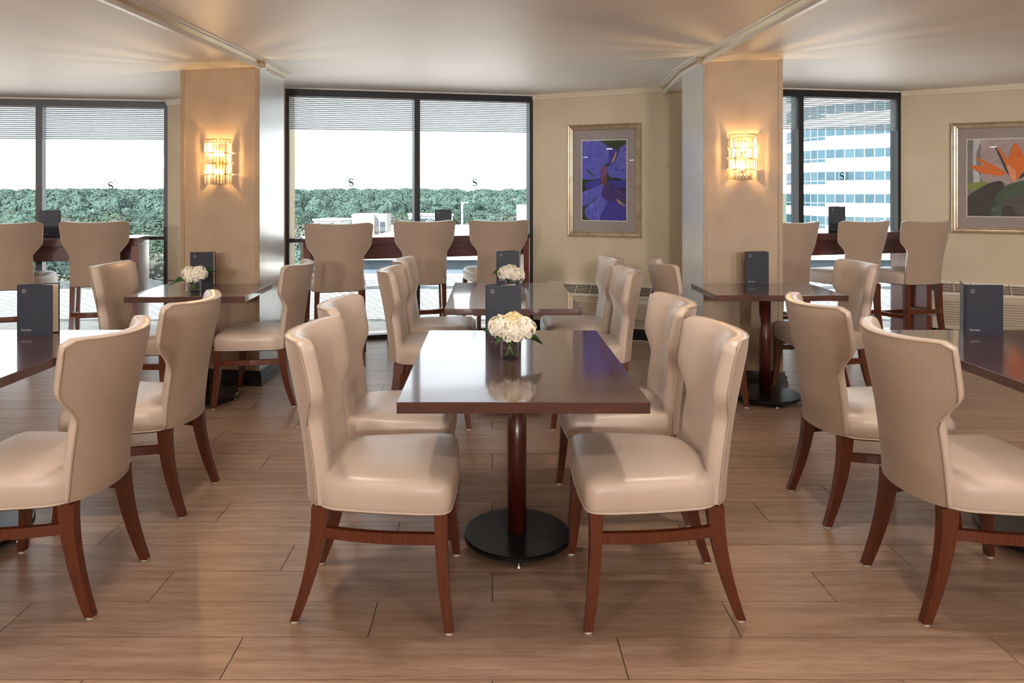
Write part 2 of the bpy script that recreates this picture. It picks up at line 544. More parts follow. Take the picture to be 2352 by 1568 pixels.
PITCH, PLEN = 0.2033, 1.2125
def plank_mesh():
    bm = bmesh.new()
    g = 0.0016
    bm_box(bm, g, PLEN - g, g, PITCH - g, -0.006, 0.0)
    me = bpy.data.meshes.new('plank')
    bmesh.ops.recalc_face_normals(bm, faces=bm.faces)
    bm.to_mesh(me); bm.free()
    me.materials.append(M['plank'])
    return me
PM = plank_mesh()
bm_rest = bmesh.new()
row0 = 2.335 - PITCH          # back edge of the row whose joints lie at -0.807 + k * PLEN
cnt = 0
for r in range(-41, 32):
    y = row0 + r * PITCH
    if y > 8.0 or y < YB - 0.2:
        continue
    off = -0.807 - r * (-0.4042) - 0.0
    off = -0.807 + (r * 0.4042)
    k0 = math.floor((XL - off) / PLEN)
    for k in range(k0, k0 + 17):
        x = off + k * PLEN
        if x > XR:
            break
        lim = (y + PITCH) * 0.76 + 0.15
        seen = (y > 1.85 and x < lim and x + PLEN > -lim and y < 7.2)
        if seen and cnt < 300:
            o = bpy.data.objects.new('plank', PM)
            o.location = (x, y, 0)
            link(o, floor)
            cnt += 1
        else:
            g = 0.0016
            bm_box(bm_rest, x + g, x + PLEN - g, y + g, y + PITCH - g, -0.006, 0.0)
tag(from_bm('remaining_planks', bm_rest, M['plank'], floor), kind='stuff')

# ceiling: middle bay and the two soffits, each ending at the window wall
OUT = 0.11
wl = [(-2.62, 7.12), (W2A.x - 0.02, 6.77 + OUT), (W2B.x - 0.03, W2B.y + OUT), (1.71, 7.02 + OUT)]
TL0, TL1, TL2 = (-2.53, YB), (-1.735, 5.37), (-1.72, 5.95)
TR0, TR1, TR2, TR3 = (2.08, YB), (1.595, 5.43), (1.578, 5.97), (1.687, 7.06)
ceil = thing('ceiling', 'pale painted ceiling with a raised middle bay between two soffits', 'ceiling', kind='structure')
bay = [TL0, TR0, TR1, TR2, TR3] + wl[::-1] + [(-2.34, 6.03), TL2, TL1]
prism('raised_bay', bay, zc, 2.75, M['ceiling'], ceil)
sof_l = [(XL - 0.3, YB), TL0, TL1, TL2, (-2.34, 6.03), (-2.62, 7.12), (W1B.x + 0.02, W1B.y + OUT), (W1A.x - 0.03, W1A.y + OUT), (XL - 0.3, 6.7)]
prism('soffit', sof_l, zs, 2.75, M['ceiling'], ceil)
sof_r = [TR0, (XR + 0.3, YB), (XR + 0.3, 6.0), (5.62, 6.6), (W3B.x + 0.02, W3B.y + OUT), (W3A.x - 0.02, W3A.y + OUT), (1.75, 7.1), TR3, TR2, TR1]
prism('soffit', sof_r, zs, 2.75, M['ceiling'], ceil)

def wallstrip(name, pts, z1, label, m=None, thick=0.16, flip=1):
    """wall along a polyline; inner face on the line, thickness to the outside"""
    root = thing(name, label, 'wall', kind='structure')
    for a, b in zip(pts, pts[1:]):
        a = Vector(a); b = Vector(b)
        d = (b - a).normalized(); n = Vector((-d.y, d.x)) * thick * flip
        q = [tuple(a), tuple(b), tuple(b + n), tuple(a + n)]
        prism('wall_panel', q, -0.01, z1, m or M['wall'], root)
    return root
wallstrip('wall_far_left', [(XL, 6.6), tuple(W1A)], 2.6, 'cream wall beyond the leftmost window')
wallstrip('wall_far_pier', [tuple(W1B), (-2.3, 6.885), tuple(W2A)], 2.6, 'narrow cream wall between the two left windows behind the column')
PW = [tuple(W2B), (1.93, 6.963), tuple(W3A)]
wallstrip('wall_far_center', PW, 2.6, 'cream wall carrying the blue iris picture')
RW0, RW1 = Vector(W3B), Vector((5.75, 6.42))
wallstrip('wall_far_right', [tuple(RW0), tuple(RW1), (XR, 6.42)], 2.6, 'cream wall carrying the orange flower picture')
wallstrip('wall_left', [(XL, YB), (XL, 6.7)], 2.6, 'cream wall at the left end of the room')
wallstrip('wall_right', [(XR, 6.6), (XR, YB)], 2.6, 'cream wall at the right end of the room')
wallstrip('wall_back', [(XR + 0.2, YB), (XL - 0.2, YB)], 2.6, 'cream wall at the near end of the room')

# crown strips along the far walls
def strip_along(name, pts, prof, zf, m, parent, flip=-1):
    """prof: rectangle list (o0, o1, z0, z1) relative to the line; offset o to the inside"""
    for o0, o1, z0, z1, mm in prof:
        bm = bmesh.new()
        rings = []
        P = [Vector(p) for p in pts]
        for i, p in enumerate(P):
            a = P[max(0, i - 1)]; b = P[min(len(P) - 1, i + 1)]
            d = (b - a).normalized(); n = Vector((-d.y, d.x)) * flip
            z = zf(p.x)
            rings.append([bm.verts.new((p.x + n.x * o, p.y + n.y * o, z + zz)) for o, zz in ((o0, z0), (o1, z0), (o1, z1), (o0, z1))])
        for a, b in zip(rings, rings[1:]):
            for j in range(4):
                q = (j + 1) % 4
                bm.faces.new((a[j], a[q], b[q], b[j]))
        bm.faces.new(rings[0]); bm.faces.new(rings[-1])
        from_bm(name, bm, mm, parent)

CR = [(0.0, 0.018, -0.05, -0.03, M['crown']), (0.0, 0.03, -0.03, -0.012, M['crown']), (0.0, 0.045, -0.012, 0.0, M['crown'])]
t = thing('trim_1', 'cream crown moulding above the iris picture wall', 'trim', kind='structure')
strip_along('moulding', PW[:2], CR, zc, None, t)
t = thing('trim_2', 'cream crown moulding above the orange flower picture wall', 'trim', kind='structure')
strip_along('moulding', [tuple(RW0), tuple(RW1)], CR, zs, None, t)
t = thing('trim_3', 'white crown moulding over the narrow wall beside the left column', 'trim', kind='structure')
strip_along('moulding', [tuple(W1B), (-2.3, 6.885)], [(a, b, c, d, M['trim_white']) for a, b, c, d, e in CR], zs, None, t)

# the two ceiling mouldings with a gilded strip that run over the columns
TP = [(-0.030, -0.012, -0.008, 0.002, M['trim_white']), (-0.012, 0.016, -0.016, 0.004, M['trim_white']), (0.0, 0.010, 0.004, 0.014, M['trim_white']),
      (0.0, 0.016, 0.014, 0.034, M['gold']), (0.0, 0.034, 0.034, 0.042, M['trim_white']), (0.0, 0.060, 0.042, 0.058, M['trim_white'])]
t = thing('trim_4', 'white ceiling moulding with gilded strip running to the left column', 'trim', kind='structure')
strip_along('moulding', [TL0, TL1, TL2], TP, zs, None, t, flip=-1)
t = thing('trim_5', 'white ceiling moulding with gilded strip running to the right column', 'trim', kind='structure')
strip_along('moulding', [TR0, TR1, TR2, TR3], TP, zs, None, t, flip=1)
# small returns at the column corners
for (cx, cy, tr) in ((-1.735, 5.365, 4), (1.595, 5.425, 5)):
    par = bpy.data.objects['trim_%d' % tr]
    s = 1 if cx < 0 else -1
    box('corner_block', min(cx, cx + s * 0.05), max(cx, cx + s * 0.05), cy - 0.012, cy + 0.02, zs(cx) - 0.012, zs(cx) + 0.052, M['gold'], par)

# ------------------------------------------------------------------ columns
def inset_line(a, b, o):
    d = (b - a).normalized(); n = Vector((d.y, -d.x)) * o
    return a + n, b + n

def column(name, C, label):
    root = thing(name, label, 'column', kind='structure')
    P = [Vector(p) for p in C]
    cen = sum(P, Vector((0, 0))) / 4
    prism('core', C, 0, 2.55, M['col_side'], root)
    # embossed panel on the front face, corner strips either side
    a, b = P[0], P[1]
    d = (b - a).normalized(); n = Vector((d.y, -d.x))
    L = (b - a).length
    def fr(s0, s1, o, z0, z1, m, nm):
        q = [tuple(a + d * s0 + n * 0.0), tuple(a + d * s0 + n * o), tuple(a + d * s1 + n * o), tuple(a + d * s1)]
        prism(nm, q, z0, z1, m, root)
    fr(0.03, L - 0.03, 0.004, 0.0, 2.5, M['col_front'], 'wallpaper_panel')
    fr(-0.001, 0.03, 0.012, 0.0, 2.5, M['corner'], 'corner_strip')
    fr(L - 0.03, L + 0.001, 0.012, 0.0, 2.5, M['corner'], 'corner_strip')
    # baseboards: three stepped bands
    for (o, z0, z1) in ((0.030, 0, 0.045), (0.024, 0.045, 0.085), (0.015, 0.085, 0.112)):
        q = []
        for i, p in enumerate(P):
            v = p - cen
            e1 = (P[(i + 1) % 4] - p).normalized(); e0 = (p - P[i - 1]).normalized()
            q.append(tuple(p - e1 * o + e0 * o))
        prism('baseboard', q, z0 + 0.001, z1, M['baseboard'], root)
    return root
column('column_left', COLL, 'square column with tan embossed front and crystal sconce beside the round-wreath window pair')
column('column_right', COLR, 'square column with tan embossed front and crystal sconce, beside the office tower view')
bpy.data.objects['column_left']['label'] = 'square tan-fronted column between the two leftmost windows'
bpy.data.objects['column_right']['label'] = 'square tan-fronted column between the iris picture and the office tower view'

# ------------------------------------------------------------------ windows
def emblem(parent, x, y, z, r=0.068):
    """letter S inside a laurel wreath, flat decal on the glass (local x right, z up)"""
    bm = bmesh.new()
    # S as a stroked centre line with modulated width
    import math as mm
    pts = []
    for i in range(41):
        u = i / 40
        if u < 0.5:
            a = R(20) + (u / 0.5) * R(250)
            px, pz = 0.50 * mm.cos(a), 0.47 + 0.47 * mm.sin(a)
        else:
            a = R(90) - ((u - 0.5) / 0.5) * R(250)
            px, pz = 0.50 * mm.cos(a), -0.47 + 0.47 * mm.sin(a)
        w = 0.20 + 0.28 * mm.exp(-((u - 0.5) / 0.17) ** 2)
        pts.append((px, pz, w))
    prev = None
    s = r * 0.56
    for i, (px, pz, w) in enumerate(pts):
        a = pts[max(0, i - 1)]; b = pts[min(40, i + 1)]
        dx, dz = b[0] - a[0], b[1] - a[1]
        l = mm.hypot(dx, dz) or 1
        nx, nz = -dz / l * w / 2, dx / l * w / 2
        cur = (bm.verts.new((s * (px + nx), 0, s * (pz + nz))), bm.verts.new((s * (px - nx), 0, s * (pz - nz))))
        if prev:
            bm.faces.new((prev[0], cur[0], cur[1], prev[1]))
        prev = cur
    for (x0, x1, z0, z1) in ((0.40, 0.52, 0.45, 0.98), (-0.52, -0.40, -0.98, -0.45)):
        v = [bm.verts.new((s * q[0], -0.0003, s * q[1])) for q in ((x0, z0), (x1, z0), (x1, z1), (x0, z1))]
        bm.faces.new(v)
    e = from_bm('emblem_letter', bm, M['ink'], parent, (x, y, z))
    bm = bmesh.new()
    for side in (-1, 1):
        for k in range(13):
            a = R(-90) + side * R(8 + k * 12.2)
            for q in (-1, 1):
                c = Vector((mm.cos(a), 0, mm.sin(a))) * (r * (0.93 + 0.075 * q))
                tdir = Vector((-mm.sin(a), 0, mm.cos(a))) * side
                rad = Vector((mm.cos(a), 0, mm.sin(a))) * q
                ld = (tdir + rad * 0.75).normalized() * r * 0.112
                wd = Vector((ld.z, 0, -ld.x)) * 0.45
                bm.faces.new([bm.verts.new(p) for p in (c - ld, c + wd, c + ld, c - wd)])
    from_bm('laurel_wreath', bm, M['ink'], e)
    return e

def window(name, A, B, mull, zf, label, embs=(), bot=0.045):
    d = (B - A); L = d.length
    ang = math.atan2(d.y, d.x)
    root = thing(name, label, 'window', (A.x, A.y, 0), ang, kind='structure')
    ca = math.cos(ang)
    def top(x):
        return zf(A.x + ca * x) - 0.012
    D0, D1 = 0.0, 0.10
    def member(nm, x0, x1, z0, z1, m=M['frame_dark'], y0=D0, y1=D1):
        # z0/z1: number or offset function below the sloping head
        bm = bmesh.new()
        v = []
        for zz in (z0, z1):
            for y in (y0, y1):
                for x in (x0, x1):
                    v.append(bm.verts.new((x, y, zz(x) if callable(zz) else zz)))
        for f in ((0, 2, 3, 1), (4, 5, 7, 6), (0, 1, 5, 4), (2, 6, 7, 3), (0, 4, 6, 2), (1, 3, 7, 5)):
            bm.faces.new([v[i] for i in f])
        return from_bm(nm, bm, m, root)
    mw = 0.028
    member('frame_head', 0, L, lambda x: top(x) - 0.062, top)
    member('crown_strip', 0, L, top, lambda x: top(x) + 0.03, M['trim_white'], -0.02, D1)
    member('frame_sill', 0, L, 0, bot)
    member('jamb', 0, 0.036, bot, lambda x: top(x) - 0.062)
    member('jamb', L - 0.036, L, bot, lambda x: top(x) - 0.062)
    member('mullion', mull - mw, mull + mw, bot, lambda x: top(x) - 0.062, y0=-0.012)
    panes = [(0.036, mull - mw), (mull + mw, L - 0.036)]
    for x0, x1 in panes:
        member('rail', x0, x1, 0.965, 1.0)
        member('pane', x0, x1, bot, 0.965, M['glass'], 0.060, 0.066)
        member('pane', x0, x1, 1.0, lambda x: top(x) - 0.062, M['glass'], 0.060, 0.066)
        # raised blind: thin tilted slats
        bm = bmesh.new()
        v = []
        for (yy, dz) in ((0.020, 0.0), (0.036, 0.0135)):
            for x in (x0 + 0.006, x1 - 0.006):
                v.append((x, yy, top(x) - top(0) + dz))
        lo = [bm.verts.new(p) for p in v]
        hi = [bm.verts.new((p[0], p[1], p[2] + 0.0012)) for p in v]
        for f in ((0, 1, 3, 2),):
            bm.faces.new([lo[i] for i in f][::-1]); bm.faces.new([hi[i] for i in f])
        for i, j in ((0, 1), (1, 3), (3, 2), (2, 0)):
            bm.faces.new((lo[i], lo[j], hi[j], hi[i]))
        bmesh.ops.recalc_face_normals(bm, faces=bm.faces)
        me = bpy.data.meshes.new('blind_slat'); bm.to_mesh(me); bm.free()
        me.materials.append(M['slat'])
        for k in range(17):
            o = bpy.data.objects.new('blind_slat', me)
            o.location = (0, 0, top(0) - 0.062 - 0.016 - k * 0.0188)
            link(o, root)
        # frosted stripes on the lower glass
        bm = bmesh.new()
        z = bot + 0.03
        while z < 0.575:
            bm_box(bm, x0 + 0.004, x1 - 0.004, 0.056, 0.0585, z, z + 0.0088)
            z += 0.0140
        tag(from_bm('frosted_stripes', bm, M['film'], root), kind='stuff')
    for x, z in embs:
        emblem(root, x, 0.055, z)
    return root

L1 = (W1B - W1A).length
window('window_1', W1A, W1B, L1 - 1.138, zs, 'floor to ceiling window left of the left column, woodland outside', [(L1 - 0.53, 1.505)])
L2 = (W2B - W2A).length
window('window_2', W2A, W2B, 0.505 * L2, zc, 'wide double window between the left column and the iris picture', [(0.62, 1.535), (1.88, 1.54)])
L3 = (W3B - W3A).length
window('window_3', W3A, W3B, 0.5 * L3, zs, 'double window right of the right column facing the office tower', [(0.5 * L3 + 0.53, 1.60)])

# ------------------------------------------------------------------ wall sconces
def crystal_mesh():
    bm = bmesh.new()
    w, dp, h, c = 0.0078, 0.007, 0.037, 0.006
    for z, s in ((-h, 0.55), (-h + c, 1.0), (h - c, 1.0), (h, 0.55)):
        pass
    rings = []
    for z, s in ((-h, 0.5), (-h + c, 1.0), (h - c, 1.0), (h, 0.5)):
        rings.append([bm.verts.new((x * w * s, y * dp * s, z)) for x, y in ((-1, -0.5), (-0.5, -1), (0.5, -1), (1, -0.5), (1, 0.5), (0.5, 1), (-0.5, 1), (-1, 0.5))])
    for a, b in zip(rings, rings[1:]):
        for j in range(8):
            q = (j + 1) % 8
            bm.faces.new((a[j], a[q], b[q], b[j]))
    bm.faces.new(rings[0][::-1]); bm.faces.new(rings[-1])
    bmesh.ops.recalc_face_normals(bm, faces=bm.faces)
    me = bpy.data.meshes.new('crystal_bar'); bm.to_mesh(me); bm.free()
    me.materials.append(M['crystal'])
    return me
CM = crystal_mesh()
def bead_mesh():
    bm = bmesh.new()
    bmesh.ops.create_icosphere(bm, subdivisions=1, radius=0.009)
    me = bpy.data.meshes.new('bead'); bm.to_mesh(me); bm.free()
    me.materials.append(M['crystal'])
    return me
BM_ = bead_mesh()

def sconce(P, z, label):
    a, b = Vector(P[0]), Vector(P[1])
    d = (b - a).normalized(); n = Vector((d.y, -d.x))
    c = a + (b - a) * 0.5 + n * 0.006
    root = thing('wall_sconce', label, 'wall lamp', (c.x, c.y, z), math.atan2(d.y, d.x), group='crystal sconces on the columns')
    # local: x along wall, -y out from the wall
    box('back_plate', -0.05, 0.05, -0.012, 0.0, -0.13, 0.13, M['brass'], root, 0.003)
    for zz in (-0.075, 0.065):
        tube('arm', [(0, -0.01, zz), (0, -0.035, zz - 0.01), (0, -0.045, zz - 0.02)], 0.005, M['brass'], root)
        lathe('candle_socket', [(0.0, -0.03), (0.012, -0.03), (0.013, -0.005), (0.0, -0.005)], M['brass'], root, 12, (0, -0.045, zz))
        lathe('bulb', [(0.0, -0.006), (0.005, -0.002), (0.0065, 0.008), (0.005, 0.018), (0.0015, 0.030), (0, 0.032)], M['bulb'], root, 12, (0, -0.045, zz))
    rx, ry = 0.100, 0.085
    def semi(k, n, s=1.0):
        t_ = math.pi * k / (n - 1)
        return Vector((-math.cos(t_) * rx * s, -0.008 - math.sin(t_) * ry * s, 0)), t_
    for tier in range(4):
        zt = 0.118 - tier * 0.079
        for k in range(14):
            p, t_ = semi(k, 14, 1.0 if tier % 2 == 0 else 0.985)
            o = bpy.data.objects.new('crystal_bar', CM)
            o.location = (p.x, p.y, zt)
            o.rotation_euler = (0, 0, math.pi / 2 - t_ + (0.25 if (k + tier) % 3 == 0 else 0))
            link(o, root)
        tube('band', [tuple(semi(k, 19, 0.93)[0] + Vector((0, 0, zt + 0.0385))) for k in range(19)], 0.003, M['brass'], root, 6)
    tube('band', [tuple(semi(k, 19, 0.95)[0] + Vector((0, 0, 0.118 + 0.062))) for k in range(19)], 0.003, M['brass'], root, 6)
    for k in range(13):
        p, t_ = semi(k, 13, 1.0)
        o = bpy.data.objects.new('crystal_bead', BM_)
        o.location = (p.x, p.y, 0.118 + 0.050)
        link(o, root)
    return root
sconce(COLL[:2], 1.655, 'lit crystal wall sconce on the column beside the leftmost window')
sconce(COLR[:2], 1.690, 'lit crystal wall sconce on the column right of the iris picture')

# ------------------------------------------------------------------ ceiling downlights behind the camera
for i, (x, y) in enumerate(DOWN):
    z = (zc(x) if -2.1 < x < 1.9 else zs(x))
    root = thing('ceiling_downlight', 'round white recessed ceiling downlight with a warm glowing diffuser, behind the viewpoint', 'ceiling light', (x, y, z), 0, 'recessed ceiling downlights')
    lathe('trim_ring', [(0.07, 0.0), (0.095, 0.0), (0.095, -0.012), (0.07, -0.012), (0.07, 0.0)], M['trim_white'], root, 24)
    lathe('diffuser', [(0.0, -0.004), (0.07, -0.004)], M['lamp_disc'], root, 24)
    ld = bpy.data.lights.new('downlight', 'AREA')
    ld.shape = 'DISK'; ld.size = 0.14; ld.energy = DOWN_W; ld.color = (1.0, 0.84, 0.70)
    lo = bpy.data.objects.new('lamp', ld)
    lo.location = (0, 0, -0.014)
    link(lo, root)

# added fill: unseen spotlights on a track behind the camera, brightening the far walls
tr = thing('fill_track', 'added white ceiling track with fill spotlights aimed along the room, unseen behind the viewpoint', 'added fill light', (0, -5.2, zs(0) - 0.07))
box('rail', -8.2, 8.2, -0.02, 0.02, 0.0, 0.03, M['trim_white'], tr)
for k in range(9):
    x = -8 + 2 * k
    hd = lathe('fill_spot_head', [(0.05, 0.0), (0.055, 0.0), (0.055, 0.16), (0.03, 0.18), (0.0, 0.18), (0.0, 0.17), (0.05, 0.15), (0.05, 0.0)], M['trim_white'], tr, 20, (x, 0.05, -0.10))
    hd.rotation_euler = (R(88), 0, 0)
    ld = bpy.data.lights.new('spot', 'SPOT')
    ld.energy = FILL_W; ld.color = (1.0, 0.94, 0.87); ld.spot_size = R(40); ld.spot_blend = 1.0; ld.shadow_soft_size = 0.22
    lo = bpy.data.objects.new('lamp', ld)
    lo.location = (x, 0.14, -0.10)
    lo.rotation_euler = (R(88.5), 0, 0)
    link(lo, tr)

# ------------------------------------------------------------------ chairs and stools
def smooth01(t):
    t = max(0.0, min(1.0, t))
    return t * t * (3 - 2 * t)

def make_seat_unit(kind):
    dz = 0.0 if kind == 'chair' else 0.236
    nm = 'dining_chair' if kind == 'chair' else 'bar_stool'
    root = thing(nm, 'x', 'chair' if kind == 'chair' else 'bar stool')
    zb, zt = 0.392 + dz, 0.951 + dz
    K = 1.50
    def halfw(t):
        T = 1 - t
        if T < 0.27:
            return 0.274 - 0.012 * (T / 0.27)
        return 0.262 - 0.068 * smooth01((T - 0.27) / 0.24)
    def P(s, t, o=0.0, e=0.0, ez=0.0):
        hw = halfw(t)
        top = zt - 0.014 * (1 - s * s) - 0.020 * max(0, (abs(s) - 0.86) / 0.14) ** 2
        x = s * hw
        y = -0.246 - 0.090 * (0.35 * t + 0.65 * t * t) + K * x * x
        z = zb + t * (top - zb)
        n = Vector((-2 * K * x, 1.0, 0.12)).normalized()
        p = Vector((x, y, z)) + n * o
        if e:
            p += Vector((math.copysign(e, s), 0, 0))
        p.z += ez
        return p
    NC, NR = 18, 26
    S = [-1 + 2 * i / NC for i in range(NC + 1)]
    S = [math.copysign(abs(s) ** 0.85, s) for s in S]
    T = [j / NR for j in range(NR + 1)]
    outline = [(S[0], t) for t in T] + [(s, 1.0) for s in S[1:]] + [(S[-1], t) for t in T[::-1][1:]]
    # leather front and rim
    bm = bmesh.new()
    def rim(o, e):
        loop = []
        for s, t in outline:
            ex = e if abs(s) > 0.999 else 0
            ez = e if t > 0.999 else 0
            if ex and ez:
                ex *= 0.6; ez *= 0.6
            loop.append(bm.verts.new(P(s, t, o, ex, ez)))
        return loop
    FR = 0.054
    loops = [rim(0.0, 0.0), rim(0.010, 0.006), rim(0.034, 0.006), rim(0.048, 0.003)]
    grid = {}
    for i, s in enumerate(S):
        for j, t in enumerate(T):
            o = FR + 0.026 * (1 - abs(s) ** 4) * (1 - t ** 12)
            sh = 1.0 - 0.0 * (1 if abs(s) > 0.99 else 0)
            pp = P(s * 0.985, t, o)
            if t > 0.999:
                pp.z -= 0.004
            grid[i, j] = bm.verts.new(pp)
    last = [grid[0, j] for j in range(NR + 1)] + [grid[i, NR] for i in range(1, NC + 1)] + [grid[NC, j] for j in range(NR - 1, -1, -1)]
    loops.append(last)
    for a, b in zip(loops, loops[1:]):
        for q in range(len(a) - 1):
            bm.faces.new((a[q], a[q + 1], b[q + 1], b[q]))
    for i in range(NC):
        for j in range(NR):
            bm.faces.new((grid[i, j], grid[i + 1, j], grid[i + 1, j + 1], grid[i, j + 1]))
    from_bm('backrest', bm, M['leather'], root, None, True)
    # woven back panel
    bm = bmesh.new()
    grid = {}
    for i, s in enumerate(S):
        for j, t in enumerate(T):
            grid[i, j] = bm.verts.new(P(s, t, -0.010 * (1 - abs(s) ** 6) * (1 - t ** 14)))
    uvl = bm.loops.layers.uv.new('uv')
    for i in range(NC):
        for j in range(NR):
            fa = bm.faces.new((grid[i, j], grid[i + 1, j], grid[i + 1, j + 1], grid[i, j + 1]))
            for lp in fa.loops:
                lp[uvl].uv = (lp.vert.co.x * 1.08, lp.vert.co.z)
    from_bm('back_panel', bm, M['fabric'], root, None, True)
    tube('back_piping', [P(s, t, 0.002, 0.003 if abs(s) > 0.999 else 0, 0.003 if t > 0.999 else 0) for s, t in outline], 0.0040, M['piping'], root, 6)
    # seat cushion
    def plan():
        cor = [(0.262, 0.262, 0.05), (0.214, -0.150, 0.10), (0.150, -0.215, 0.06), (-0.150, -0.215, 0.06), (-0.214, -0.150, 0.10), (-0.262, 0.262, 0.05)]
        pts = []
        n = len(cor)
        for i, (x, y, r) in enumerate(cor):
            p = Vector((x, y)); a = Vector(cor[i - 1][:2]); b = Vector(cor[(i + 1) % n][:2])
            u = (a - p).normalized(); v = (b - p).normalized()
            r = min(r, (a - p).length * 0.45, (b - p).length * 0.45)
            for k in range(6):
                q = k / 5
                pts.append(((p + u * r) * (1 - q) ** 2 + p * 2 * q * (1 - q) + (p + v * r) * q * q))
        out = []
        m_ = len(pts)
        for i in range(m_):
            a, b = pts[i], pts[(i + 1) % m_]
            k = max(1, int((b - a).length / 0.04))
            for q in range(k):
                c = a + (b - a) * (q / k)
                if c.y > 0.2:
                    c = Vector((c.x, c.y + 0.016 * (1 - (c.x / 0.27) ** 2)))
                elif abs(c.x) > 0.2:
                    c = Vector((c.x * (1 + 0.035 * math.sin(math.pi * (c.y + 0.15) / 0.41)), c.y))
                out.append(c)
        return out
    PL = plan()
    bm = bmesh.new()
    prof = [(0.388, 0.975), (0.392, 0.990), (0.405, 1.0), (0.440, 1.006), (0.462, 0.998), (0.478, 0.975), (0.490, 0.930), (0.498, 0.85), (0.504, 0.70), (0.508, 0.45), (0.509, 0.2)]
    rings = []
    c0 = Vector((0, 0.03))
    for z, s in prof:
        rings.append([bm.verts.new(((c0 + (p - c0) * s).x, (c0 + (p - c0) * s).y, z + dz)) for p in PL])
    for a, b in zip(rings, rings[1:]):
        for j in range(len(a)):
            q = (j + 1) % len(a)
            bm.faces.new((a[j], a[q], b[q], b[j]))
    ctr = bm.verts.new((0, 0.03, 0.5095 + dz))
    for j in range(len(PL)):
        bm.faces.new((rings[-1][j], rings[-1][(j + 1) % len(PL)], ctr))
    from_bm('seat', bm, M['leather'], root, None, True)
    tube('seat_piping', [(p.x * 0.985, 0.03 + (p.y - 0.03) * 0.985, 0.390 + dz) for p in PL], 0.0045, M['leather'], root, 6, closed=True)
    prism('underside', [tuple(c0 + (p - c0) * 0.95) for p in PL], 0.380 + dz, 0.3895 + dz, M['dark_under'], root)
    # legs
    ht = 0.388 + dz
    lowz = 0.010
    for sx in (-1, 1):
        bm = bmesh.new()
        secs = []
        for k in range(9):
            q = k / 8
            z = ht + (lowz - ht) * q
            secs.append((sx * (0.234 + 0.020 * q), 0.232 + 0.028 * q * q, z, 0.044 - 0.016 * q, 0.044 - 0.015 * q))
        bm_loft4(bm, secs)
        lg = from_bm('leg', bm, M['wood_red'], root)
        lathe('glide', [(0, 0.0), (0.0125, 0.0), (0.014, 0.004), (0.013, lowz + 0.001), (0, lowz + 0.001)], M['glide'], lg, 12, (sx * 0.254, 0.260, 0))
        bm = bmesh.new()
        secs = []
        for k in range(13):
            q = k / 12
            z = ht + (lowz - ht) * q
            secs.append((sx * (0.176 + 0.014 * q), -0.178 - 0.083 * q ** (1.75 if kind == 'chair' else 2.4), z, 0.042 - 0.012 * q, 0.056 - 0.026 * q))
        bm_loft4(bm, secs)
        lg = from_bm('leg', bm, M['wood_red'], root)
        lathe('glide', [(0, 0.0), (0.0125, 0.0), (0.014, 0.004), (0.013, lowz + 0.001), (0, lowz + 0.001)], M['glide'], lg, 12, (sx * 0.190, -0.261, 0))
        zz = 0.305 if kind == 'chair' else 0.335
        q0 = 0.2 if kind == 'chair' else 0.5
        path = []
        for k in range(11):
            u = k / 10
            yy = -0.19 + u * 0.43
            xx = 0.180 + (0.240 - 0.180) * (1 - (1 - u) ** 2.6)
            path.append((sx * xx, yy, zz))
        bm = bmesh.new(); bm_rectsweep(bm, path, 0.020, 0.036)
        from_bm('stretcher', bm, M['wood_red'], root)
    if kind == 'stool':
        bm = bmesh.new(); bm_rectsweep(bm, [(-0.245, 0.248, 0.30), (0.245, 0.248, 0.30)], 0.022, 0.040)
        from_bm('foot_rail', bm, M['wood_red'], root)
        bm = bmesh.new(); bm_rectsweep(bm, [(0.185 * (k / 6 * 2 - 1), -0.205 - 0.035 * (1 - (k / 6 * 2 - 1) ** 2), 0.385) for k in range(7)], 0.020, 0.034)
        from_bm('stretcher', bm, M['wood_red'], root)
    return root

CHAIRS = [  # x, y, rotation, label
    (-0.400, 2.607, -90, 'beige leather chair nearest the camera on the left of the middle front table'),
    (0.575, 2.612, 90, 'beige leather chair nearest the camera on the right of the middle front table'),
    (-0.440, 3.235, -91, 'beige leather chair on the left of the middle front table, farther of the pair'),
    (0.590, 3.300, 90, 'beige leather chair on the right of the middle front table, farther of the pair'),
    (-0.400, 4.62, -90, 'beige leather chair at the middle rear table, near one on its left'),
    (-0.395, 5.27, -90, 'beige leather chair at the middle rear table, far one on its left, below the windows'),
    (0.630, 4.62, 90, 'beige leather chair at the middle rear table, near one on its right'),
    (0.640, 5.33, 90, 'leather chair at the middle rear table, far one on its right, before the air conditioner'),
    (1.440, 5.06, -90, 'beige leather chair with its back to the iris picture, at the right column table'),
    (2.335, 5.05, 90, 'beige leather chair facing left at the right column table, seat by the bar stools'),
    (-2.370, 4.92, -90, 'leather chair showing its shiny front, at the left column table below the leftmost window'),
    (-1.590, 5.03, 90, 'beige leather chair side on at the left column table, with the baseboard behind its legs'),
    (-1.620, 2.628, 90, 'woven-backed chair nearest the camera at the left front table'),
    (-1.632, 3.380, 90, 'woven-backed chair behind the nearest one at the left front table'),
    (-2.765, 3.40, -90, 'chair cut by the left picture edge, beyond the left front table'),
    (1.705, 2.590, -90, 'woven-backed chair nearest the camera at the right front table'),
    (1.702, 3.285, -90, 'woven-backed chair behind the nearest one at the right front table'),
]
proto = make_seat_unit('chair')
for i, (x, y, a, lab) in enumerate(CHAIRS):
    o = proto if i == 0 else copy_tree(proto)
    o.location = (x, y, 0)
    o.rotation_euler = (0, 0, R(a))
    tag(o, lab, 'chair', 'upholstered dining chairs')

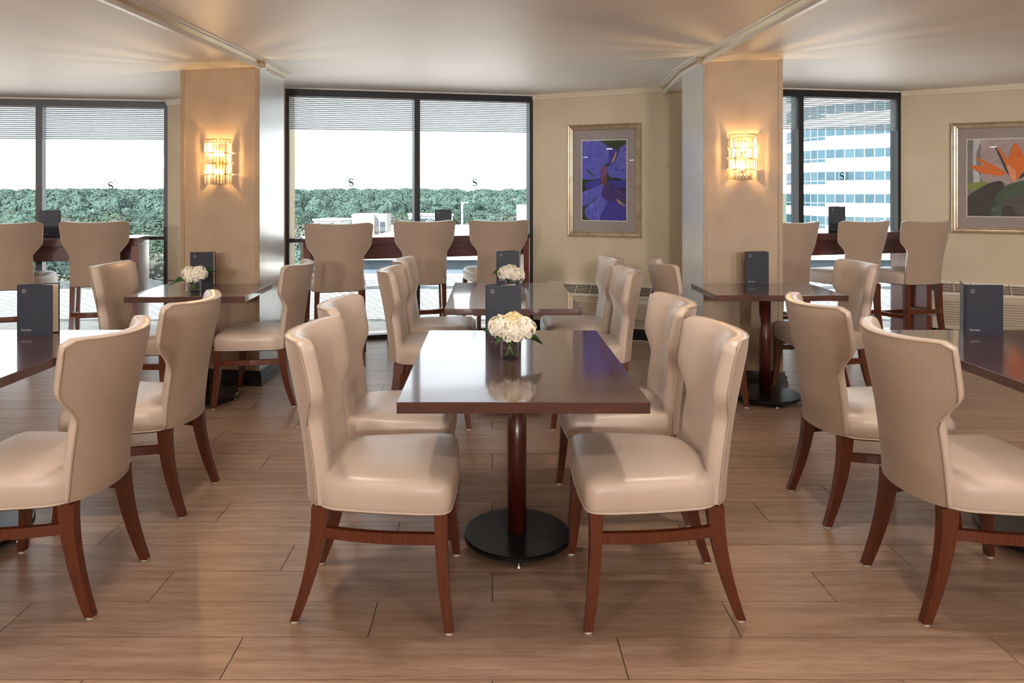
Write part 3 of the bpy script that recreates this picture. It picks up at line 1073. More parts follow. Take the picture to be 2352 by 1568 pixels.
STOOLS = [
    (-1.314, 6.12, 16, 'bar stool at the middle window counter, nearest the left column'),
    (-0.654, 6.58, 16, 'bar stool in the middle of the three at the middle window counter'),
    (0.020, 6.70, 12, 'bar stool at the middle window counter, nearest the iris picture'),
    (-3.505, 6.45, 16, 'bar stool at the leftmost window counter, shown whole with its woven back'),
    (-4.120, 6.22, 16, 'bar stool at the leftmost window counter, cut by the left picture edge'),
    (2.485, 6.32, 16, 'bar stool half hidden by the right column'),
    (3.220, 6.56, 17, 'bar stool in the middle of the three before the office tower'),
    (3.790, 6.59, 16, 'bar stool nearest the orange flower picture'),
]
sproto = make_seat_unit('stool')
for i, (x, y, a, lab) in enumerate(STOOLS):
    o = sproto if i == 0 else copy_tree(sproto)
    o.location = (x, y, 0)
    o.rotation_euler = (0, 0, R(a))
    tag(o, lab, 'bar stool', 'upholstered bar stools')

# ------------------------------------------------------------------ tables
def table(x0, x1, y0, y1, h, r, rot, label):
    cx, cy = (x0 + x1) / 2, (y0 + y1) / 2
    w, l = (x1 - x0) / 2, (y1 - y0) / 2
    root = thing('pedestal_table', label, 'table', (cx, cy, 0), R(rot), 'mahogany pedestal tables')
    box('table_top', -w, w, -l, l, h - 0.038, h, M['table'], root, 0.0018)
    lathe('mounting_plate', [(0, h - 0.046), (0.15, h - 0.046), (0.15, h - 0.0385), (0, h - 0.0385)], M['black_metal'], root, 24, smooth=False)
    lathe('post', [(0, 0.05), (0.039, 0.05), (0.039, h - 0.046), (0, h - 0.046)], M['table_edge'], root, 32)
    lathe('base_disc', [(0, 0.030), (r - 0.004, 0.030), (r, 0.034), (r, 0.044), (r - 0.006, 0.049), (0.06, 0.052), (0, 0.052)], M['black_metal'], root, 64, smooth=False)
    for k in range(4):
        a = R(-90 + 90 * k)
        lathe('levelling_foot', [(0, 0.0), (0.012, 0.0), (0.013, 0.005), (0.004, 0.012), (0.004, 0.031), (0, 0.031)], M['steel'], root, 12, (math.cos(a) * (r - 0.02), math.sin(a) * (r - 0.02), 0))
    return root
table(-0.312, 0.518, 2.352, 3.572, 0.757, 0.219, 0, 'dark mahogany table in the middle front with white hydrangeas and navy menu')
table(-0.280, 0.527, 4.225, 5.445, 0.757, 0.219, 0, 'dark mahogany table in the middle rear, below the three bar stools')
table(-2.390, -1.615, 4.660, 5.320, 0.765, 0.235, 2.0, 'dark mahogany table against the left column, below its sconce')
table(1.468, 2.330, 4.700, 5.310, 0.768, 0.235, -0.5, 'dark mahogany table against the right column, holding only a menu')
table(-2.640, -1.815, 2.360, 3.585, 0.757, 0.290, 0, 'dark mahogany table cut by the left picture edge, beside woven-backed chairs')
table(1.915, 2.740, 2.360, 3.585, 0.757, 0.290, 0, 'dark mahogany table cut by the right picture edge, beside woven-backed chairs')

def counter(A, B, depth, h, label, drop=0.0):
    """bar counter whose front edge runs A->B"""
    d = (B - A); L = d.length
    root = thing('bar_counter', label, 'counter', (A.x, A.y, 0), math.atan2(d.y, d.x), 'window bar counters')
    box('counter_top', 0, L, 0, depth, h - 0.066, h, M['barwood'], root, 0.002)
    box('apron', 0.06, L - 0.06, 0.05, 0.075, h - 0.20, h - 0.067, M['barwood'], root, 0.001)
    box('apron', 0.06, L - 0.06, depth - 0.075, depth - 0.05, h - 0.20, h - 0.067, M['barwood'], root, 0.001)
    for x0, x1 in ((0.0, 0.055), (L - 0.055, L)):
        box('end_panel', x0, x1, 0.0, depth, 0.0, h - 0.067, M['barside'], root, 0.002)
    return root
counter(Vector((-4.95, 5.99)), Vector((-3.18, 6.46)), 0.50, 1.03, 'mahogany bar counter under the leftmost window')
counter(Vector((-1.66, 6.33)), Vector((0.36, 6.993)), 0.44, 1.03, 'mahogany bar counter under the middle double window')
counter(Vector((2.05, 6.16)), Vector((4.10, 6.71)), 0.42, 1.075, 'mahogany bar counter before the office tower window')

# ------------------------------------------------------------------ menus
def text_mesh(body, size):
    cu = bpy.data.curves.new('lettering', 'FONT')
    cu.body = body
    cu.size = size
    cu.resolution_u = 2
    o = bpy.data.objects.new('tmp', cu)
    COL.objects.link(o)
    dg = bpy.context.evaluated_depsgraph_get()
    me = bpy.data.meshes.new_from_object(o.evaluated_get(dg))
    bpy.data.objects.remove(o)
    return me
TXT = text_mesh('Sheraton', 0.0135)
TXT.materials.clear(); TXT.materials.append(M['silver_print'])
SL = text_mesh('S', 0.0115)
SL.materials.clear(); SL.materials.append(M['silver_print'])

def menu(p, label, rz=0.0, w=0.168, h=0.243, open_=28, spine=False):
    """standing folded menu: p is the bottom left of the front cover"""
    root = thing('menu_folder', label, 'menu', tuple(p), R(rz), 'navy menu folders')
    th = 0.003
    box('front_cover', 0, w, 0, th, 0, h, M['navy'], root, 0.0008, seg=1)
    b = box('back_cover', 0, w, 0, th, 0, h, M['navy'], root, 0.0008, (0.0, 0.012, 0), seg=1)
    b.rotation_euler = (0, 0, R(open_))
    sp = prism('spine', [(-0.002, 0.0), (0.002, 0.0), (0.002, 0.014), (-0.002, 0.016)], 0, h, M['navy'], root)
    pg = box('paper_insert', 0.004, w - 0.006, -0.0012, -0.0002, 0.005, h - 0.006, M['paper'], root, 0, (0.0, 0.012, 0))
    pg.rotation_euler = (0, 0, R(open_))
    t = mesh_obj('lettering', TXT, None, root, (0.018, -0.0006, 0.024)); t.rotation_euler = (R(90), 0, 0)
    e = mesh_obj('emblem_letter', SL, None, root, (0.0285, -0.0006, h - 0.0335)); e.rotation_euler = (R(90), 0, 0)
    tube('emblem_ring', [(0.032 + 0.0085 * math.cos(2 * math.pi * k / 24), -0.0004, h - 0.0295 + 0.0085 * math.sin(2 * math.pi * k / 24)) for k in range(24)], 0.0008, M['silver_print'], root, 4, closed=True)
    return root
def onto(px, py, h):
    d = (H - h) * F / (py - CY)
    return Vector(((px - CX) / F * d, d, h))
menu(onto(1116, 772, 0.757), 'navy menu standing behind the hydrangeas on the middle front table')
p = onto(1142, 649, 0.757); p.y = 5.37; p.x = 0.035
menu(p, 'navy menu standing behind the hydrangeas on the middle rear table')
menu(Vector((-2.175, 5.19, 0.765)), 'navy menu behind the flowers on the left column table', -4, open_=14)
menu(Vector((1.835, 5.20, 0.768)), 'navy menu alone on the table against the right column', 2, open_=14)
menu(onto(40, 771, 0.757), 'navy menu on the table at the left picture edge, cream pages showing', 0, open_=26)
menu(onto(2219, 771, 0.757), 'navy menu on the table at the right picture edge, spine showing', 0, w=0.178, open_=62)
# on the counters
menu(Vector((-4.115, 6.55, 1.03)), 'navy menu on the counter under the leftmost window', 15, w=0.165)
menu(Vector((-0.545, 6.90, 1.03)), 'navy menu on the counter behind the middle stools', 10, w=0.16)
menu(Vector((3.07, 6.55, 1.075)), 'navy menu on the counter before the office tower', 2, w=0.15, h=0.235)

# ------------------------------------------------------------------ vases and hydrangeas
def floret_bloom(name, c, rx, rz, n, m, parent):
    bm = bmesh.new()
    rng = random.Random(500 + int(c[0] * 1e4))
    for i in range(n):
        zf = 1 - 1.62 * (i + 0.5) / n
        th = i * 2.39996 + rng.uniform(-0.2, 0.2)
        rr = math.sqrt(max(0, 1 - zf * zf))
        nrm = Vector((rr * math.cos(th), rr * math.sin(th), zf))
        pos = Vector((c[0] + nrm.x * rx, c[1] + nrm.y * rx, c[2] + nrm.z * rz)) + nrm * rng.uniform(-0.003, 0.004)
        q = (nrm + Vector((rng.uniform(-.45, .45), rng.uniform(-.45, .45), rng.uniform(-.3, .45)))).normalized()
        u = q.orthogonal().normalized(); v = q.cross(u)
        a0 = rng.uniform(0, 6.28)
        for k in range(4):
            a = a0 + k * math.pi / 2
            d = u * math.cos(a) + v * math.sin(a); s = q.cross(d)
            L = rng.uniform(0.0105, 0.0145)
            b = pos + q * 0.001
            ps = [b, b + d * L * 0.42 + s * L * 0.46 + q * 0.0022, b + d * L * 0.82 + s * L * 0.34 + q * 0.003, b + d * L * 1.02 + q * 0.0015,
                  b + d * L * 0.82 - s * L * 0.34 + q * 0.003, b + d * L * 0.42 - s * L * 0.46 + q * 0.0022]
            bm.faces.new([bm.verts.new(x) for x in ps])
    mtx = Matrix.Translation(c) @ Matrix.Diagonal((rx * 0.86, rx * 0.86, rz * 0.86, 1))
    bmesh.ops.create_icosphere(bm, subdivisions=2, radius=1.0, matrix=mtx)
    return from_bm(name, bm, m, parent)

def leaf(root, base, tip, width, droop=0.02):
    bm = bmesh.new()
    base = Vector(base); tip = Vector(tip)
    d = tip - base
    s = (d.cross(Vector((0, 0, 1))).normalized() * 0.62 + Vector((0, 0, 0.72))) * width
    n = 9
    prev = None
    for k in range(n + 1):
        u = k / n
        c = base + d * u + Vector((0, 0, droop * math.sin(math.pi * u) * 0.8 - droop * u * u))
        w = math.sin(math.pi * min(1, (u * 0.92 + 0.05))) ** 0.8 * (1 - 0.25 * u)
        w *= 1 + (0.08 if k % 2 else -0.05)
        row = [bm.verts.new(c + s * (w * q) + Vector((0, 0.2 * width * abs(q) * w, 0.1 * width * abs(q) * w))) for q in (-1, -0.5, 0, 0.5, 1)]
        if prev:
            for a in range(4):
                bm.faces.new((prev[a], prev[a + 1], row[a + 1], row[a]))
        prev = row
    return from_bm('leaf', bm, M['leaf'], root, None, True)

def flowers(p, vr, vh, lab_v, lab_f, blooms, leaves):
    v = thing('glass_vase', lab_v, 'vase', tuple(p), 0, 'low glass vases')
    lathe('glass', [(0, 0.0), (vr, 0.0), (vr, vh), (vr - 0.003, vh), (vr - 0.003, 0.012), (0, 0.012)], M['vase'], v, 32)
    lathe('water', [(0, 0.0125), (vr - 0.0035, 0.0125), (vr - 0.0035, vh * 0.55), (0, vh * 0.55)], M['water'], v, 32)
    f = thing('hydrangea_bouquet', lab_f, 'flowers', tuple(p), 0, 'hydrangea bouquets')
    for i, (c, rx, rz, n, m) in enumerate(blooms):
        floret_bloom('bloom', c, rx, rz, n, M[m], f)
    for (x, y) in ((-0.012, 0.006), (0.008, -0.004), (0.014, 0.012)):
        tube('stem', [(-x * 1.2, -y, 0.014), (0, 0, vh * 0.6), (x * 1.6, y * 1.5, vh + 0.02)], 0.0032, M['stem'], f, 6)
    for b, t_, w in leaves:
        leaf(f, b, t_, w)
    # folded leaf inside the glass
    leaf(f, (-vr * 0.7, 0.004, vh * 0.95), (vr * 0.6, -0.010, vh * 0.5), 0.016, 0.0)

p = onto(1171, 822, 0.757)
flowers(p, 0.0375, 0.080, 'low glass vase with water on the middle front table', 'three cream hydrangea heads with one yellowish head on the middle front table',
        [((-0.036, 0.005, 0.128), 0.048, 0.042, 110, 'petal'), ((0.052, 0.0, 0.122), 0.050, 0.044, 110, 'petal'), ((0.012, -0.022, 0.106), 0.042, 0.036, 90, 'petal'), ((0.016, 0.012, 0.150), 0.036, 0.034, 80, 'petal_y')],
        [((0.03, 0.0, 0.085), (0.135, -0.02, 0.080), 0.036), ((-0.03, 0.02, 0.10), (-0.11, 0.05, 0.118), 0.018), ((-0.045, -0.030, 0.092), (0.030, -0.045, 0.070), 0.030), ((-0.02, -0.03, 0.085), (-0.062, -0.035, 0.078), 0.024)])
p = Vector((0.128, 5.02, 0.757))
flowers(p, 0.034, 0.075, 'low glass vase on the middle rear table', 'cream hydrangeas on the middle rear table before its menu',
        [((-0.03, 0.0, 0.118), 0.052, 0.046, 110, 'petal'), ((0.045, 0.0, 0.108), 0.050, 0.046, 110, 'petal'), ((0.008, -0.01, 0.130), 0.046, 0.044, 90, 'petal')],
        [((-0.03, 0.0, 0.10), (-0.125, 0.0, 0.135), 0.028), ((0.03, -0.01, 0.085), (0.11, -0.02, 0.05), 0.020)])
p = Vector((-2.03, 4.90, 0.765))
flowers(p, 0.047, 0.075, 'low glass vase on the left column table', 'cream hydrangeas with broad leaves on the left column table',
        [((-0.03, 0.0, 0.118), 0.050, 0.048, 100, 'petal'), ((0.035, 0.0, 0.122), 0.050, 0.048, 100, 'petal'), ((0.0, -0.015, 0.100), 0.048, 0.040, 90, 'petal')],
        [((-0.03, 0.0, 0.085), (-0.165, 0.0, 0.060), 0.030), ((0.04, 0.02, 0.10), (0.135, 0.03, 0.150), 0.022), ((0.03, -0.02, 0.085), (0.09, -0.03, 0.085), 0.022)])

# ------------------------------------------------------------------ framed pictures
def vein_mat(name, c1, c2, sc=26, dist=4.0):
    m = bpy.data.materials.new(name)
    m.use_nodes = True
    nt = m.node_tree
    p = nt.nodes['Principled BSDF']
    p.inputs['Roughness'].default_value = 0.6
    tc = N(nt, 'ShaderNodeTexCoord')
    mp = N(nt, 'ShaderNodeMapping'); mp.inputs['Scale'].default_value = (1.0, 1.0, 0.12)
    nt.links.new(tc.outputs['UV'], mp.inputs[0])
    w = N(nt, 'ShaderNodeTexNoise'); w.inputs['Scale'].default_value = sc; w.inputs['Detail'].default_value = 3
    nt.links.new(mp.outputs[0], w.inputs['Vector'])
    rp = N(nt, 'ShaderNodeValToRGB')
    rp.color_ramp.elements[0].position = 0.38; rp.color_ramp.elements[1].position = 0.66
    rp.color_ramp.elements[0].color = c1; rp.color_ramp.elements[1].color = c2
    nt.links.new(w.outputs['Fac'], rp.inputs[0])
    nt.links.new(rp.outputs[0], p.inputs['Base Color'])
    return m

def print_shape(name, pts, w, h, layer, m, parent, fan=None, n_sub=3):
    """flat printed shape; pts in 0..1 print space; fan: point the veins run from (print space)"""
    P = [Vector((max(0, min(1, u)), max(0, min(1, v)))) for u, v in pts]
    # smooth the outline once (Catmull-Rom)
    Q = []
    k = len(P)
    for i in range(k):
        p0, p1, p2, p3 = P[i - 1], P[i], P[(i + 1) % k], P[(i + 2) % k]
        for s in range(n_sub):
            t = s / n_sub
            c = 0.5 * ((2 * p1) + (p2 - p0) * t + (2 * p0 - 5 * p1 + 4 * p2 - p3) * t * t + (3 * p1 - p0 - 3 * p2 + p3) * t ** 3)
            Q.append(Vector((max(0, min(1, c.x)), max(0, min(1, c.y)))))
    bm = bmesh.new()
    uvl = bm.loops.layers.uv.new('uv')
    f0 = fan or (sum((q.x for q in Q)) / len(Q), sum((q.y for q in Q)) / len(Q))
    vs = [bm.verts.new((q.x * w, -layer, q.y * h)) for q in Q]
    f = bm.faces.new(vs)
    bmesh.ops.triangulate(bm, faces=[f])
    for fa in bm.faces:
        for lp in fa.loops:
            x, z = lp.vert.co.x / w - f0[0], lp.vert.co.z / h - f0[1]
            lp[uvl].uv = (math.atan2(z, x) * 1.2, math.hypot(x, z) * 0.25)
    return from_bm(name, bm, m, parent)

def picture(A, dirv, fw, fh, z0, label, margin, build, cat='picture'):
    """A: plan point of the lower left outer frame corner on the wall; local x along dirv, -y into the room"""
    ang = math.atan2(dirv.y, dirv.x)
    root = thing('framed_picture', label, cat, (A.x, A.y, z0), ang)
    fr = 0.058
    def rail(p0, p1, q0, q1):
        # mitred rail with a stepped profile; p outer corners, q inner corners
        bm = bmesh.new()
        prof = [(0.0, 0.0), (0.0, 0.026), (0.14, 0.034), (0.30, 0.030), (0.42, 0.022), (0.62, 0.020), (0.78, 0.026), (0.92, 0.024), (1.0, 0.012), (1.0, 0.0)]
        ra = [bm.verts.new((p0[0] + (q0[0] - p0[0]) * s, -y, p0[1] + (q0[1] - p0[1]) * s)) for s, y in prof]
        rb = [bm.verts.new((p1[0] + (q1[0] - p1[0]) * s, -y, p1[1] + (q1[1] - p1[1]) * s)) for s, y in prof]
        for i in range(len(prof) - 1):
            bm.faces.new((ra[i], ra[i + 1], rb[i + 1], rb[i]))
        bm.faces.new(ra); bm.faces.new(rb[::-1])
        from_bm('frame_rail', bm, M['frame_silver'], root)
    O = [(0, 0), (fw, 0), (fw, fh), (0, fh)]
    I = [(fr, fr), (fw - fr, fr), (fw - fr, fh - fr), (fr, fh - fr)]
    for i in range(4):
        j = (i + 1) % 4
        rail(O[i], O[j], I[i], I[j])
    box('mat_board', fr, fw - fr, -0.006, -0.001, fr, fh - fr, M['mat_board'], root)
    mx0, mx1, mz0, mz1 = margin
    box('bevel_line', mx0 - 0.008, mx1 + 0.008, -0.0072, -0.006, mz0 - 0.008, mz1 + 0.008, M['white_line'], root)
    pr = box('photo_print', 0, mx1 - mx0, -0.0012, 0, 0, mz1 - mz0, build['bg'], root, 0, (mx0, -0.0074, mz0))
    build['fn'](pr, mx1 - mx0, mz1 - mz0)
    box('glazing', fr, fw - fr, -0.0155, -0.0140, fr, fh - fr, M['pic_glass'], root)
    return root

IB1 = vein_mat('iris blue', srgb(66, 68, 184), srgb(116, 122, 218), 30)
IB2 = vein_mat('iris deep blue', srgb(38, 34, 140), srgb(72, 68, 184), 30)
IB3 = vein_mat('iris violet', srgb(44, 28, 96), srgb(80, 60, 150), 24)
IPK = vein_mat('iris throat', srgb(90, 48, 118), srgb(158, 100, 150), 18)
IBR = vein_mat('iris heart', srgb(84, 48, 60), srgb(128, 80, 66), 18)
IYL = vein_mat('iris signal', srgb(200, 150, 24), srgb(232, 196, 70), 14)
def iris(pr, w, h):
    c = (0.5, 0.53)
    L = 0.0016
    def s(nm, pts, k, m, fan=c):
        print_shape(nm, pts, w, h, L + 0.0004 * k, m, pr, fan)
    s('petal', [(.60, .70), (.58, .86), (.52, .95), (.70, .90), (.80, .87), (.82, .76), (.70, .68)], 0, IB2)
    s('petal', [(.42, .53), (.30, .55), (.14, .63), (0, .68), (0, .98), (.02, 1), (.38, 1), (.56, .93), (.61, .82), (.58, .72), (.44, .66)], 1, IB1)
    s('petal', [(.57, .66), (.70, .70), (.80, .80), (.86, .90), (.93, .93), (1, .91), (1, .53), (.82, .53), (.62, .55)], 2, IB1)
    s('petal', [(.46, .53), (.30, .52), (.12, .51), (0, .53), (0, .67), (.10, .63), (.26, .55)], 2, IB1)
    s('petal', [(.44, .52), (.22, .50), (.07, .46), (.10, .40), (.28, .41), (.44, .47)], 3, IB2)
    s('petal', [(.46, .46), (.32, .42), (.12, .38), (0, .34), (0, .18), (.06, .18), (.22, .24), (.36, .31), (.46, .40)], 3, IB1)
    s('petal', [(.46, .46), (.36, .30), (.10, .17), (.06, .10), (.16, .01), (.5, 0), (.95, .0), (1, .07), (.98, .20), (.80, .26), (.62, .34), (.54, .43)], 4, IB1)
    s('petal', [(.62, .24), (.98, .18), (1, .06), (.94, 0), (.5, 0), (.40, .02), (.50, .14)], 5, IB2)
    s('petal', [(.58, .49), (.78, .42), (1, .36), (1, .27), (.86, .24), (.72, .23), (.64, .24), (.55, .25), (.44, .32), (.50, .44)], 6, IB3)
    s('petal', [(.58, .50), (.80, .50), (1, .49), (1, .41), (.84, .41), (.66, .45)], 5, IB2)
    s('throat', [(.42, .64), (.48, .68), (.56, .67), (.57, .59), (.55, .50), (.50, .44), (.45, .47), (.43, .55)], 7, IPK)
    s('heart', [(.47, .55), (.52, .56), (.56, .52), (.54, .45), (.49, .42), (.46, .48)], 8, IBR)
    s('signal', [(.67, .71), (.72, .74), (.78, .84), (.76, .84), (.70, .76)], 8, IYL)
    s('signal', [(.78, .27), (.84, .25), (.96, .17), (.93, .18), (.82, .23)], 8, IYL)
IRIS_BG = mat('dark garden blur', srgb(22, 26, 18), srgb(58, 88, 44), rough=0.7, scale=5, coord='Object')

BO1 = vein_mat('strelitzia orange', srgb(214, 96, 22), srgb(244, 138, 48), 14)
BO2 = vein_mat('strelitzia pale', srgb(232, 150, 110), srgb(240, 172, 130), 14)
BBL = vein_mat('strelitzia blue', srgb(42, 48, 70), srgb(58, 66, 92), 14)
BG1 = vein_mat('bract green', srgb(48, 66, 58), srgb(84, 112, 88), 6)
BG2 = vein_mat('dark leaf', srgb(44, 46, 46), srgb(66, 68, 66), 6)
BW = vein_mat('blurred wall', srgb(168, 152, 152), srgb(186, 172, 172), 3)
BC = vein_mat('blurred post', srgb(190, 192, 200), srgb(206, 208, 214), 3)
BGR = vein_mat('blurred lawn', srgb(112, 132, 62), srgb(146, 162, 92), 5)
BDK = vein_mat('blurred shade', srgb(70, 70, 66), srgb(98, 96, 92), 5)
def bird(pr, w, h):
    L = 0.0016
    def s(nm, pts, k, m):
        q = [((x - 270) / 900.0, (1235 - y) / 930.0) for x, y in pts]
        print_shape(nm, q, w, h, L + 0.0004 * k, m, pr)
    s('blurred_wall', [(410, 300), (870, 300), (870, 800), (410, 800)], 0, BW)
    s('blurred_post', [(330, 300), (400, 300), (390, 830), (330, 830)], 0, BC)
    s('blurred_post', [(885, 300), (960, 300), (950, 1020), (880, 1020)], 0, BC)
    s('blurred_lawn', [(270, 850), (400, 820), (520, 850), (500, 930), (270, 900)], 1, BGR)
    s('blurred_shade', [(640, 960), (880, 930), (1170, 1000), (1170, 1235), (600, 1235)], 1, BDK)
    s('dark_leaf', [(270, 1010), (370, 910), (480, 835), (580, 808), (622, 850), (600, 950), (530, 1060), (500, 1235), (270, 1235)], 2, BG2)
    s('dark_leaf', [(560, 1235), (600, 1120), (660, 1100), (710, 1140), (735, 1235)], 3, BG2)
    s('bract', [(700, 835), (860, 790), (1100, 735), (1170, 755), (1100, 820), (900, 920), (720, 1000), (620, 1030), (590, 1235), (500, 1235), (520, 1080), (560, 960), (630, 880)], 4, BG1)
    s('petal', [(296, 618), (420, 625), (540, 650), (645, 715), (590, 742), (470, 728), (370, 690)], 5, BO1)
    s('petal', [(342, 508), (430, 560), (540, 625), (650, 720), (520, 650), (410, 595)], 6, BO1)
    s('petal', [(545, 385), (610, 470), (660, 590), (690, 720), (640, 620), (590, 500)], 6, BO1)
    s('tongue', [(528, 375), (575, 460), (625, 590), (700, 790), (640, 690), (600, 580), (555, 460)], 7, BBL)
    s('tongue', [(1010, 510), (950, 600), (870, 700), (760, 790), (790, 720), (850, 670), (805, 655), (880, 630)], 7, BBL)
    s('petal', [(722, 352), (775, 430), (806, 540), (798, 680), (740, 790), (680, 720), (636, 610), (680, 480)], 8, BO1)
    s('petal', [(650, 600), (690, 640), (730, 700), (725, 820), (695, 800), (660, 700)], 9, BO2)
BIRD_BG = mat('grey terrace blur', srgb(120, 116, 114), srgb(150, 146, 142), rough=0.7, scale=4, coord='Object')

def on_wall(px, A, B, off=0.0):
    """point of the wall line A-B seen at pixel column px"""
    k = (px - CX) / F
    d = B - A
    t = (k * A.y - A.x) / (d.x - k * d.y)
    return A + d * t
pa, pb = Vector(PW[0]), Vector(PW[1])
q0, q1 = on_wall(1305, pa, pb), on_wall(1474, pa, pb)
dv = (pb - pa).normalized(); nn = Vector((dv.y, -dv.x))
fw = (q1 - q0).length
zlo = H - (542 - CY) / F * q0.y; zhi = H + (CY - 288) / F * q0.y
fh = zhi - zlo
ix0 = fw * 0.195
picture(q0 + nn * 0.002, dv, fw, fh, zlo, 'silver framed print of a blue iris on the cream wall', (fw * 0.20, fw * 0.80, fh * 0.147, fh * 0.855), {'bg': IRIS_BG, 'fn': iris})
pa, pb = RW0, RW1
q0 = on_wall(2184, pa, pb)
dv = (pb - pa).normalized(); nn = Vector((dv.y, -dv.x))
zlo = H - (534 - CY) / F * q0.y; zhi = H + (CY - 284) / F * q0.y
fh = zhi - zlo
fw2 = 1.02
picture(q0 + nn * 0.002, dv, fw2, fh, zlo, 'silver framed print of an orange bird of paradise flower, cut by the picture edge', (0.135, fw2 - 0.135, fh * 0.155, fh * 0.845), {'bg': BIRD_BG, 'fn': bird})

# ------------------------------------------------------------------ wall air conditioners
def ptac(A, dirv, wd, z0, z1, dp, label):
    ang = math.atan2(dirv.y, dirv.x)
    root = thing('air_conditioner', label, 'air conditioner', (A.x, A.y, 0), ang, 'wall air conditioners')
    # local: x along the wall, -y into the room
    zt = z1 - 0.085
    bm = bmesh.new()
    prof = [(0, z0), (-dp, z0), (-dp, zt - 0.03), (-dp * 0.9, zt - 0.02), (-dp * 0.9, zt - 0.02), (-0.02, z1 - 0.02), (0, z1 - 0.02)]
    prof = [(0, z0), (-dp * 0.93, z0), (-dp * 0.93, zt - 0.012), (-0.03, z1 - 0.022), (0, z1 - 0.022)]
    for xx in (0.0, wd):
        pass
    a = [bm.verts.new((0, y, z)) for y, z in prof]; b = [bm.verts.new((wd, y, z)) for y, z in prof]
    for i in range(len(prof)):
        j = (i + 1) % len(prof)
        bm.faces.new((a[i], a[j], b[j], b[i]))
    bm.faces.new(a); bm.faces.new(b[::-1])
    from_bm('housing', bm, M['ptac_dark'], root)
    box('top_lip', -0.008, wd + 0.008, -0.035, 0.0, z1 - 0.022, z1, M['ptac_white'], root, 0.003)
    box('front_lip', -0.008, wd + 0.008, -dp, -dp * 0.9, zt - 0.028, zt - 0.004, M['ptac_white'], root, 0.003)
    for xx in (-0.008, wd - 0.006):
        box('side_cheek', xx, xx + 0.014, -dp, 0.0, z0, zt - 0.005, M['ptac'], root, 0.002)
    # discharge grille: long bars and cross ribs on the sloping top
    for k in range(6):
        u = (k + 0.5) / 6
        y = -0.035 + (-dp * 0.9 + 0.035) * u; z = z1 - 0.012 + (zt - 0.010 - z1 + 0.012) * u
        box('grille_bar', 0.01, wd - 0.01, y - 0.003, y + 0.003, z - 0.006, z + 0.002, M['ptac'], root)
    for k in range(8):
        x = 0.02 + (wd - 0.04) * k / 7
        tube('grille_rib', [(x, -0.034, z1 - 0.008), (x, -dp * 0.5, (z1 + zt) / 2 + 0.006), (x, -dp * 0.92, zt - 0.006)], 0.0035, M['ptac_white'], root, 6)
    # front: frame plus louvres
    box('front_panel', 0.0, wd, -dp * 0.93 - 0.006, -dp * 0.93, zt - 0.075, zt - 0.029, M['ptac'], root)
    box('front_panel', 0.0, wd, -dp * 0.93 - 0.006, -dp * 0.93, z0, z0 + 0.045, M['ptac'], root)
    box('control_panel', wd * 0.80, wd - 0.01, -dp * 0.93 - 0.010, -dp * 0.93 - 0.005, zt - 0.072, zt - 0.034, M['ptac_white'], root, 0.002)
    n = 10
    za, zb_ = z0 + 0.045, zt - 0.075
    for k in range(n):
        z = za + (zb_ - za) * (k + 0.5) / n
        hh = (zb_ - za) / n
        bm = bmesh.new()
        q = [(-dp * 0.93 - 0.001, z + hh * 0.46), (-dp * 0.93 - 0.012, z - hh * 0.16), (-dp * 0.93 - 0.012, z - hh * 0.32), (-dp * 0.93 - 0.001, z + hh * 0.30)]
        a = [bm.verts.new((0.03, y, zz)) for y, zz in q]; b = [bm.verts.new((wd - 0.03, y, zz)) for y, zz in q]
        for i in range(4):
            j = (i + 1) % 4
            bm.faces.new((a[i], a[j], b[j], b[i]))
        bm.faces.new(a); bm.faces.new(b[::-1])
        from_bm('louvre', bm, M['ptac'], root)
    for x0, x1 in ((0, 0.03), (wd - 0.03, wd)):
        box('front_stile', x0, x1, -dp * 0.93 - 0.012, -dp * 0.93, z0, zt - 0.03, M['ptac'], root)
    box('sub_base', 0.02, wd - 0.02, -dp * 0.86, 0.0, 0.001, z0 - 0.001, M['black_plastic'], root)
    return root
pa, pb = Vector(PW[0]), Vector(PW[1])
dv = (pb - pa).normalized(); nn = Vector((dv.y, -dv.x))
qa = on_wall(1262, pa, pb)
ptac(qa + nn * 0.001, dv, 1.08, 0.115, 0.52, 0.20, 'beige wall air conditioner under the iris picture')
pa, pb = RW0, RW1
dv = (pb - pa).normalized(); nn = Vector((dv.y, -dv.x))
qa = on_wall(2140, pa, pb)
ptac(qa + nn * 0.001, dv, 1.10, 0.13, 0.57, 0.20, 'beige wall air conditioner under the orange flower picture')

# baseboards on the far walls
for i, (a, b, s) in enumerate(((PW[0], PW[1], 'center'), (tuple(RW0), tuple(RW1), 'right'), (tuple(W1B), (-2.3, 6.885), 'pier'))):
    root = thing('baseboard_' + s, {'center': 'black baseboard under the iris picture wall', 'right': 'black baseboard under the orange flower wall', 'pier': 'black baseboard of the narrow wall behind the left column'}[s], 'baseboard', kind='structure')
    for (o, z0, z1) in ((0.020, 0.0, 0.06), (0.012, 0.06, 0.105)):
        a_, b_ = Vector(a), Vector(b)
        d = (b_ - a_).normalized(); n = Vector((d.y, -d.x)) * o
        prism('board', [tuple(a_ + n), tuple(b_ + n), tuple(b_), tuple(a_)], z0 + 0.001, z1, M['baseboard'], root)

